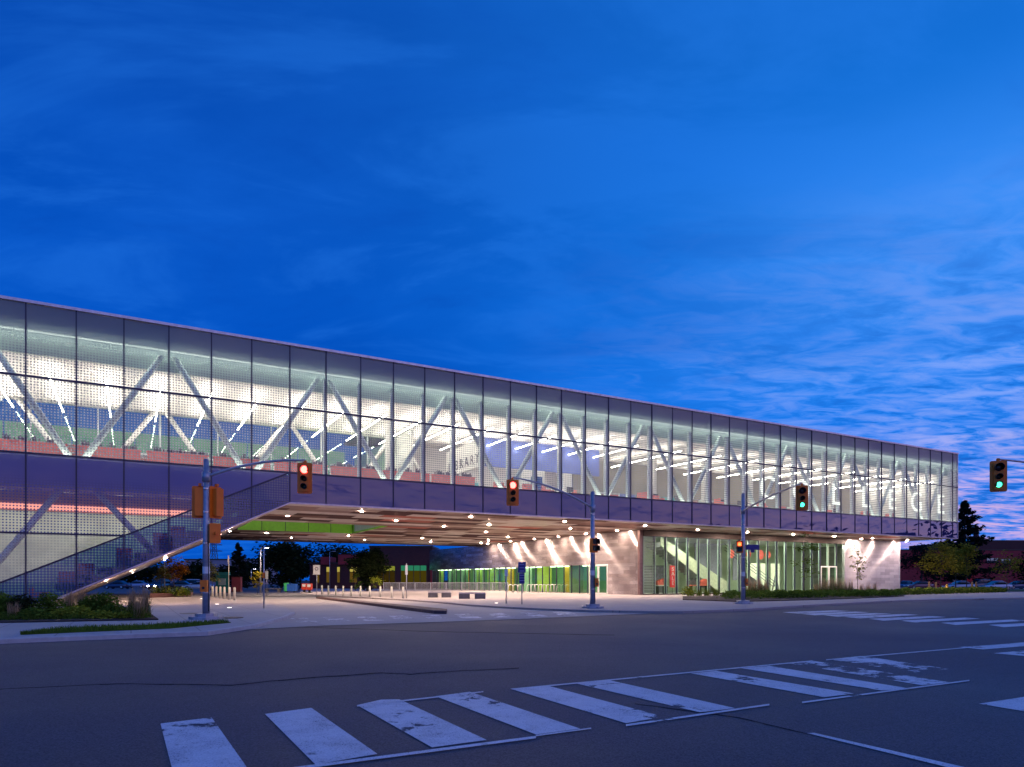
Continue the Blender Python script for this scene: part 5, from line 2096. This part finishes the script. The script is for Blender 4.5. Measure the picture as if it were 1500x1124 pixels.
def shrub_mesh(h, w, n, ls, spiky=False):
    mb = MB()
    for k in range(7):
        a = random.uniform(0, 6.28)
        mb.tube((0, 0, 0), (math.cos(a) * w * .3, math.sin(a) * w * .3, h * .7), .015, .006, 4)
    for _ in range(n):
        u = Vector((random.gauss(0, .36), random.gauss(0, .36), 0))
        if u.length > 1:
            continue
        zt = h * (1 - .55 * u.length ** 2)
        mb.leaf((u.x * w / 2 * 1.2, u.y * w / 2 * 1.2, random.uniform(.08, 1) ** .6 * zt * random.uniform(.75, 1.08)), ls * random.uniform(.6, 1.3))
    return mb


def shrub(label, loc, h, w, mat, n=500, ls=.09, group=None):
    mb = shrub_mesh(h, w, n, ls)
    o = mb.build('shrub', mat, loc=(loc[0], loc[1], 0))
    tag(o, label, 'shrub', group)
    return o


def tuft(label, loc, h, w, n, mat_g, mat_t, group, plume=True):
    o = thing('ornamental_grass', label, 'plant', (loc[0], loc[1], 0), 0, group)
    mb = MB()
    for _ in range(n):
        a = random.uniform(0, 6.28)
        r = random.uniform(0, w * .25)
        mb.blade((r * math.cos(a), r * math.sin(a), .02), h * random.uniform(.35, .75), random.uniform(.1, .6) * w, .011)
    mb.build('blades', mat_g, o)
    if plume:
        mb = MB()
        for _ in range(int(n * .5)):
            a = random.uniform(0, 6.28)
            r = random.uniform(0, w * .2)
            mb.blade((r * math.cos(a), r * math.sin(a), .1), h * random.uniform(.75, 1.1), random.uniform(.05, .35) * w, .011)
        mb.build('plumes', mat_t, o)
    return o


gsh = 'shrubs in the bed at the foot of the sloping glass'
for i, (x, y, h_, w_, mk) in enumerate(((-6, 905, 1.05, 1.5, 'leaf_shrub'), (12, 906, .95, 1.2, 'leaf_shrub'), (33, 906, .95, 1.1, 'leaf_dark'), (70, 905, 1.0, 1.4, 'leaf_shrub'), (50, 909, .5, 1.2, 'leaf_shrub'),
                                        (92, 908, .45, 1.1, 'leaf_lime'), (112, 907, .55, 1.1, 'leaf_lime'), (128, 903, .8, .8, 'leaf_shrub'), (152, 902, 1.0, 1.5, 'leaf_shrub'), (166, 905, .6, 1.0, 'leaf_shrub'), (150, 908, .35, 1.2, 'leaf_lime'), (180, 908, .30, .9, 'leaf_lime'))):
    shrub(['round green shrub at the left edge of the corner bed', 'green shrub second from the left edge of the corner bed', 'dark green shrub in front of the sloping glass', 'large green shrub left of the low end of the sloping trim',
           'low green mound before the dark shrub', 'low lime-green mound in the middle of the corner bed', 'lime-green mound right of the middle of the corner bed', 'upright shrub behind the lime mounds', 'largest dense green shrub of the corner bed',
           'green shrub on the right flank of the largest shrub', 'flat lime ground shrub before the largest shrub', 'flat lime ground shrub near the right end of the corner bed'][i], G(x, y), h_, w_, M[mk], int(900 * h_ * w_), .085, gsh)
ggr = 'ornamental grasses in the corner bed'
for i, (x, y, h_) in enumerate(((100, 899, 1.0), (120, 897, 1.1), (138, 898, .9), (195, 905, 1.15), (212, 905, 1.25), (204, 908, .8), (20, 909, .6))):
    tuft('wispy reddish grass tuft in the corner bed, %s of its kind from the left' % ORD[(1, 2, 3, 4, 6, 5, 0)[i]], G(x, y), h_, .9, 130, M['grass_green'], M['grass_tan'], ggr)
mb = MB()
for _ in range(5200):
    p = Vector(G(-60, 912)).lerp(Vector(G(226, 907)), random.random())
    q = Vector(G(-60, 896)).lerp(Vector(G(200, 893)), random.random())
    r = p.lerp(q, random.random() ** 1.5 * .8)
    if random.random() < .6:
        mb.blade((r.x, r.y, .05), random.uniform(.08, .28), .12, .01)
    else:
        mb.leaf((r.x, r.y, random.uniform(.06, .2)), .08)
tag(mb.build('ground_cover', M['leaf_shrub']), 'low green ground cover between the shrubs of the corner bed', 'ground cover', kind='stuff')
# planter by the car park
pl_ = thing('planter', 'low dark planter with small shrubs under the orange tree', 'planter', (0, 0, 0))
a, b = G(219, 876), G(280, 874)
mb = MB()
mb.prism([a, b, G(283, 871.5), G(222, 872.5)], 0, .35)
mb.build('planter_wall', pm('corten_planter', (0.10, 0.04, 0.035), .7), pl_)
for i, x in enumerate((227, 236, 246, 258, 268, 274)):
    shrub('small shrub in the low dark planter, %s from the left' % ORD[i], D(x, 60.5), .95, 1.1, M['leaf_shrub' if i % 2 else 'leaf_lime'], 260, .11, 'small shrubs in the low planter')
# right bed
mb = MB()
mb.prism([G(x, y) for x, y in ((1000, 879), (1080, 882), (1127, 881), (1250, 877.5), (1325, 874.0), (1318, 871), (1000, 874.5))], -.05, .06)
structure('shop_planting_bed', mb, M['soil'], 'mulch planting bed along the shop front', 'planting bed')
mb = MB()
for _ in range(9000):
    f = random.random()
    p = Vector(G(1060, 880)).lerp(Vector(G(1322, 873.7)), f)
    q = Vector(G(1060, 874)).lerp(Vector(G(1318, 871.2)), f)
    r = p.lerp(q, random.random())
    mb.leaf((r.x + random.gauss(0, .2), r.y, .05 + random.random() ** .7 * (.30 + .28 * abs(math.sin(f * 37)))), .14 * random.uniform(.6, 1.3))
tag(mb.build('ground_cover', M['leaf_shrub']), 'low green hedge-like ground cover along the shop front', 'ground cover', kind='stuff')
mb = MB()
for _ in range(7000):
    f = random.random()
    p = Vector(G(1318, 872.2)).lerp(Vector(G(1475, 867.8)), f)
    q = Vector(G(1318, 867.5)).lerp(Vector(G(1462, 865.5)), f)
    r = p.lerp(q, random.random() ** 1.6)
    mb.leaf((r.x, r.y, .03 + random.random() * (.35 + .25 * abs(math.sin(f * 29)))), .19 * random.uniform(.6, 1.3))
tag(mb.build('ground_cover', M['grass_green']), 'low green planting in front of the parked cars on the right', 'ground cover', kind='stuff')
gor = 'tall grasses along the shop front'
k = 0
xs_ = [1012, 1024, 1036, 1049, 1098, 1106, 1114, 1122, 1196, 1203, 1210, 1217, 1224, 1231, 1238, 1246, 1262, 1272, 1282]
for i, x in enumerate(xs_):
    tall = 1.7 if 1098 <= x <= 1122 or 1200 < x < 1250 else 1.15
    tuft('tan feathery grass tuft along the shop front, %s from the left' % ORD[i], G(x, 873.4 - (x - 1000) * .006), tall * random.uniform(.9, 1.1), 1.3, 120, M['grass_green'], M['grass_tan'], gor, plume=x > 1060)
shrub('round green bush at the left end of the shop bed', G(1008, 874.6), 1.0, 1.3, M['leaf_lime'], 420, .11)
for i, x in enumerate((1140, 1160, 1186, 1264, 1300)):
    shrub('dark green mound at the front of the shop bed, %s from the left' % ORD[i], G(x, 877.6 - (x - 1140) * .018), .65, 2.0, M['leaf_shrub'], 420, .12, 'dark green mounds in the shop bed')

# ------------------------------------------------------------------ parked cars
def loft(mb, st):
    """st: (x, half-width low, half-width high, z low, z high) cross-sections along x"""
    vs, n = [], 8
    for x, wl, wh, zl, zh in st:
        m = zl + (zh - zl) * .55
        vs += [(x, -wl, zl), (x, wl, zl), (x, wl * 1.04, m), (x, wh, zh - .03), (x, wh * .9, zh), (x, -wh * .9, zh), (x, -wh, zh - .03), (x, -wl * 1.04, m)]
    fs = []
    for k in range(len(st) - 1):
        for i in range(n):
            fs.append((k * n + i, (k + 1) * n + i, (k + 1) * n + (i + 1) % n, k * n + (i + 1) % n))
    fs += [tuple(range(n)), tuple(range(len(st) * n - 1, (len(st) - 1) * n - 1, -1))]
    mb.add(vs, fs)


def car(label, loc, rz, col, kind='sedan', lights=False):
    o = thing('parked_car', label, 'car', (*loc, -.06), rz, 'parked cars')
    paint = pm('car_paint', col, .22, .1, var=.04, coat=.8)
    mb = MB()
    van = kind == 'suv'
    zt = .98 if van else .88
    loft(mb, [(-2.22, .62, .60, .42, .70), (-2.12, .82, .78, .26, zt), (-1.4, .88, .82, .20, zt + .03), (0, .89, .83, .19, zt + .02), (.95, .89, .82, .20, zt), (1.75, .86, .76, .22, zt - .14), (2.15, .78, .68, .28, zt - .26), (2.26, .60, .52, .40, .58)])
    mb.build('body', paint, o, True)
    top = 1.72 if van else 1.44
    mb = MB()
    if van:
        loft(mb, [(-2.10, .76, .70, zt - .05, zt + .1), (-1.95, .78, .66, zt - .05, top - .1), (.1, .79, .66, zt - .05, top - .04), (1.05, .76, .70, zt - .06, zt + .05)])
    else:
        loft(mb, [(-1.75, .72, .68, zt - .05, zt + .04), (-1.05, .77, .60, zt - .05, top - .07), (.15, .78, .60, zt - .05, top - .05), (1.1, .74, .68, zt - .07, zt + .02)])
    mb.build('windows', M['car_glass'], o)
    mb = MB()
    xa, xb = (-1.95, .2) if van else (-1.0, .2)
    loft(mb, [(xa, .60, .52, top - .12, top - .05), (xa + .25, .66, .60, top - .12, top), (xb - .25, .66, .60, top - .10, top + .01), (xb, .60, .52, top - .1, top - .03)])
    mb.build('roof', paint, o, True)
    for x in (-1.35, 1.38):
        for s in (-1, 1):
            mb = MB()
            mb.tube((x, s * .70, .33), (x, s * .91, .33), .33, .33, 16)
            wh = mb.build('wheel', M['tyre'], o)
            mb = MB()
            mb.tube((x, s * .90, .33), (x, s * .925, .33), .20, .19, 12)
            mb.build('rim', M['chrome'], wh)
    for s in (-1, 1):
        mb = MB()
        mb.box(2.08, 2.26, s * .56 - .14, s * .56 + .14, .55, .68)
        mb.build('headlight', LENS['head_on'] if lights else M['sign_white'], o)
        mb = MB()
        mb.box(-2.24, -2.14, s * .60 - .14, s * .60 + .14, .62, .80)
        mb.build('taillight', LENS['red_off'], o)
        mb = MB()
        mb.box(.85, 1.0, s * .92 - .08, s * .92 + .08, .92, 1.04)
        mb.build('wing_mirror', paint, o)
    return o


LENS['head_on'] = em('headlamp_lit', (1.0, 0.95, 0.9), 70.0)
car('dark parked car with lit headlights facing the plaza', D(233, 112), math.radians(-92), (.02, .02, .03), 'suv', True)
car('silver parked car left of the corner signal pole', D(291, 106), math.radians(188), (.42, .44, .50))
car('white parked van-like car behind the silver car', D(276, 128), math.radians(184), (.55, .57, .62), 'suv')
car('dark blue parked car at the far left of the car park', D(172, 122), math.radians(175), (.03, .04, .10))
car('pale blue parked car behind the lamp post under the sloping foot', D(200, 134), math.radians(182), (.28, .33, .48))
car('dark grey parked car next to the planter', D(262, 116), math.radians(190), (.05, .05, .07))
car('silver blue parked car before the red brick building', D(1458, 106), math.radians(184), (.42, .46, .58))
car('dark parked estate car left of the silver blue car', D(1433, 119), math.radians(186), (.03, .03, .06), 'suv')
car('light car half hidden behind the olive trees', D(1404, 108), math.radians(180), (.30, .38, .52))
car('dark blue parked car at the right edge before the red building', D(1490, 116), math.radians(183), (.02, .05, .12))
car('maroon parked car next to the silver end wall', D(1346, 118), math.radians(180), (.18, .05, .07))
car('grey parked car at the corner of the silver end wall', D(1326, 124), math.radians(95), (.16, .17, .22))

# ------------------------------------------------------------------ small street things
def box_thing(name, label, cat, px, Y, parts_, rz=0.0):
    o = thing(name, label, cat, (*D(px, Y), 0), rz)
    for nm, bx, mk in parts_:
        mb = MB()
        for q in bx:
            mb.box(*q)
        mb.build(nm, M[mk] if isinstance(mk, str) else mk, o)
    return o


blue_pl = pm('blue_plastic', (0.02, 0.10, 0.42), .4)
green_pl = pm('green_plastic', (0.05, 0.42, 0.14), .4)
red_pl = pm('red_box_paint', (0.50, 0.04, 0.02), .4)
box_thing('recycling_bin', 'blue and green recycling bin beyond the driveway', 'bin', 426, 84, [('bin_body', [(-.35, .7, -.4, .4, .15, .9)], blue_pl), ('bin_side', [(-.72, -.35, -.4, .4, .15, 1.15)], green_pl), ('bin_lid', [(-.37, .72, -.42, .42, .9, 1.02)], blue_pl), ('bin_foot', [(-.65, -.45, -.3, .3, 0, .15), (.4, .6, -.3, .3, 0, .15)], 'black')])
for i, x in enumerate((446, 453.5)):
    box_thing('newspaper_box', ['red newspaper box right of the recycling bin, left one of two', 'red newspaper box beside the ring-symbol sign, right one of two'][i], 'newspaper box', x, 82 - i * 2, [('box_body', [(-.28, .28, -.25, .25, .35, 1.1)], red_pl), ('box_window', [(-.20, .20, -.27, -.25, .7, 1.02)], 'sign_white'), ('box_pedestal', [(-.12, .12, -.12, .12, .06, .35), (-.3, .3, -.28, .28, 0, .06)], 'black')])
box_thing('low_bench', 'dark low bench left of the recycling bin', 'bench', 400, 84, [('seat', [(-1.0, 1.0, -.25, .25, .38, .48)], 'concrete_dark'), ('leg', [(-.9, -.6, -.22, .22, 0, .38)], 'concrete_dark'), ('leg', [(.6, .9, -.22, .22, 0, .38)], 'concrete_dark')])
km = box_thing('map_kiosk', 'teal campus map kiosk behind the corner signal pole', 'kiosk', 326, 82, [('kiosk_body', [(-.75, .75, -.12, .12, .1, 2.1)], pm('kiosk_teal', (0.01, 0.16, 0.20), .5)), ('kiosk_header', [(-.85, .85, -.15, .15, 2.1, 2.45)], pm('kiosk_header_teal', (0.02, 0.22, 0.28), .5)), ('map_panel', [(-.45, .45, -.14, -.12, .9, 1.7)], pm('map_paper', (.25, .35, .45), .6)), ('kiosk_foot', [(-.7, -.5, -.1, .1, 0, .1), (.5, .7, -.1, .1, 0, .1)], 'black')])
box_thing('utility_cabinet', 'dark red utility cabinet right of the map kiosk', 'cabinet', 347, 84, [('cabinet_body', [(-.55, .55, -.3, .3, .1, 1.9)], pm('cabinet_red', (0.10, 0.02, 0.03), .5)), ('cabinet_door', [(-.48, .48, -.33, -.3, .25, 1.75)], pm('cabinet_door_red', (0.16, 0.03, 0.05), .5)), ('cabinet_plinth', [(-.6, .6, -.35, .35, 0, .1)], 'concrete_dark')])
hy = thing('fire_hydrant', 'yellow fire hydrant by the olive trees', 'hydrant', (*D(1387, 90), 0))
yl = pm('hydrant_yellow', (0.70, 0.38, 0.02), .4)
mb = MB()
mb.tube((0, 0, 0), (0, 0, .12), .22, .22, 12)
mb.tube((0, 0, .12), (0, 0, .75), .15, .14, 12)
mb.build('barrel', yl, hy, True)
mb = MB()
mb.tube((0, 0, .75), (0, 0, .80), .19, .19, 12)
mb.tube((0, 0, .80), (0, 0, .98), .16, .06, 12)
mb.build('bonnet', yl, hy, True)
for s in (-1, 1):
    mb = MB()
    mb.tube((s * .13, 0, .58), (s * .28, 0, .58), .07, .07, 10)
    mb.build('outlet', yl, hy)
for i, (x, Y) in enumerate(((1361, 94), (1371, 95), (1430, 92), (1424, 92))):
    st = thing('wooden_stake', ['wooden stake left of the yellow hydrant, leftmost', 'wooden stake left of the yellow hydrant, nearer to it', 'wooden stake before the dark estate car, right one of a pair', 'wooden stake before the dark estate car, left one of a pair'][i], 'stake', (*D(x, Y), 0))
    mb = MB()
    mb.box(-.09, .09, -.09, .09, 0, 1.15)
    mb.build('stake_post', pm('stake_wood', (.30, .17, .07), .8) if i == 0 else bpy.data.materials['stake_wood'], st)
    mb = MB()
    mb.add([(-.09, -.09, 1.15), (.09, -.09, 1.15), (.09, .09, 1.15), (-.09, .09, 1.15), (0, 0, 1.3)], [(0, 1, 4), (1, 2, 4), (2, 3, 4), (3, 0, 4)])
    mb.build('stake_tip', bpy.data.materials['stake_wood'], st)
# in-ground uplights in the paving
for i, (x, y) in enumerate(((318, 885.5), (336, 890.5), (727, 883.8), (295, 877.5))):
    o = thing('ground_light', ['small round lit ground light in the corner paving, farther one', 'small round lit ground light in the corner paving, nearer one', 'small round ground light in front of the right bench', 'small ground light at the first left bollard'][i], 'ground light', (*G(x, y), 0))
    mb = MB()
    mb.prism([(.16 * math.cos(a * math.pi / 8), .16 * math.sin(a * math.pi / 8)) for a in range(16)], 0, .012)
    mb.build('rim', M['chrome'], o)
    mb = MB()
    mb.sheet([(.12 * math.cos(a * math.pi / 8), .12 * math.sin(a * math.pi / 8)) for a in range(16)], .016)
    mb.build('lens', em('ground_lens', (1.0, .9, .8), 9.0) if i == 0 else bpy.data.materials['ground_lens'], o)
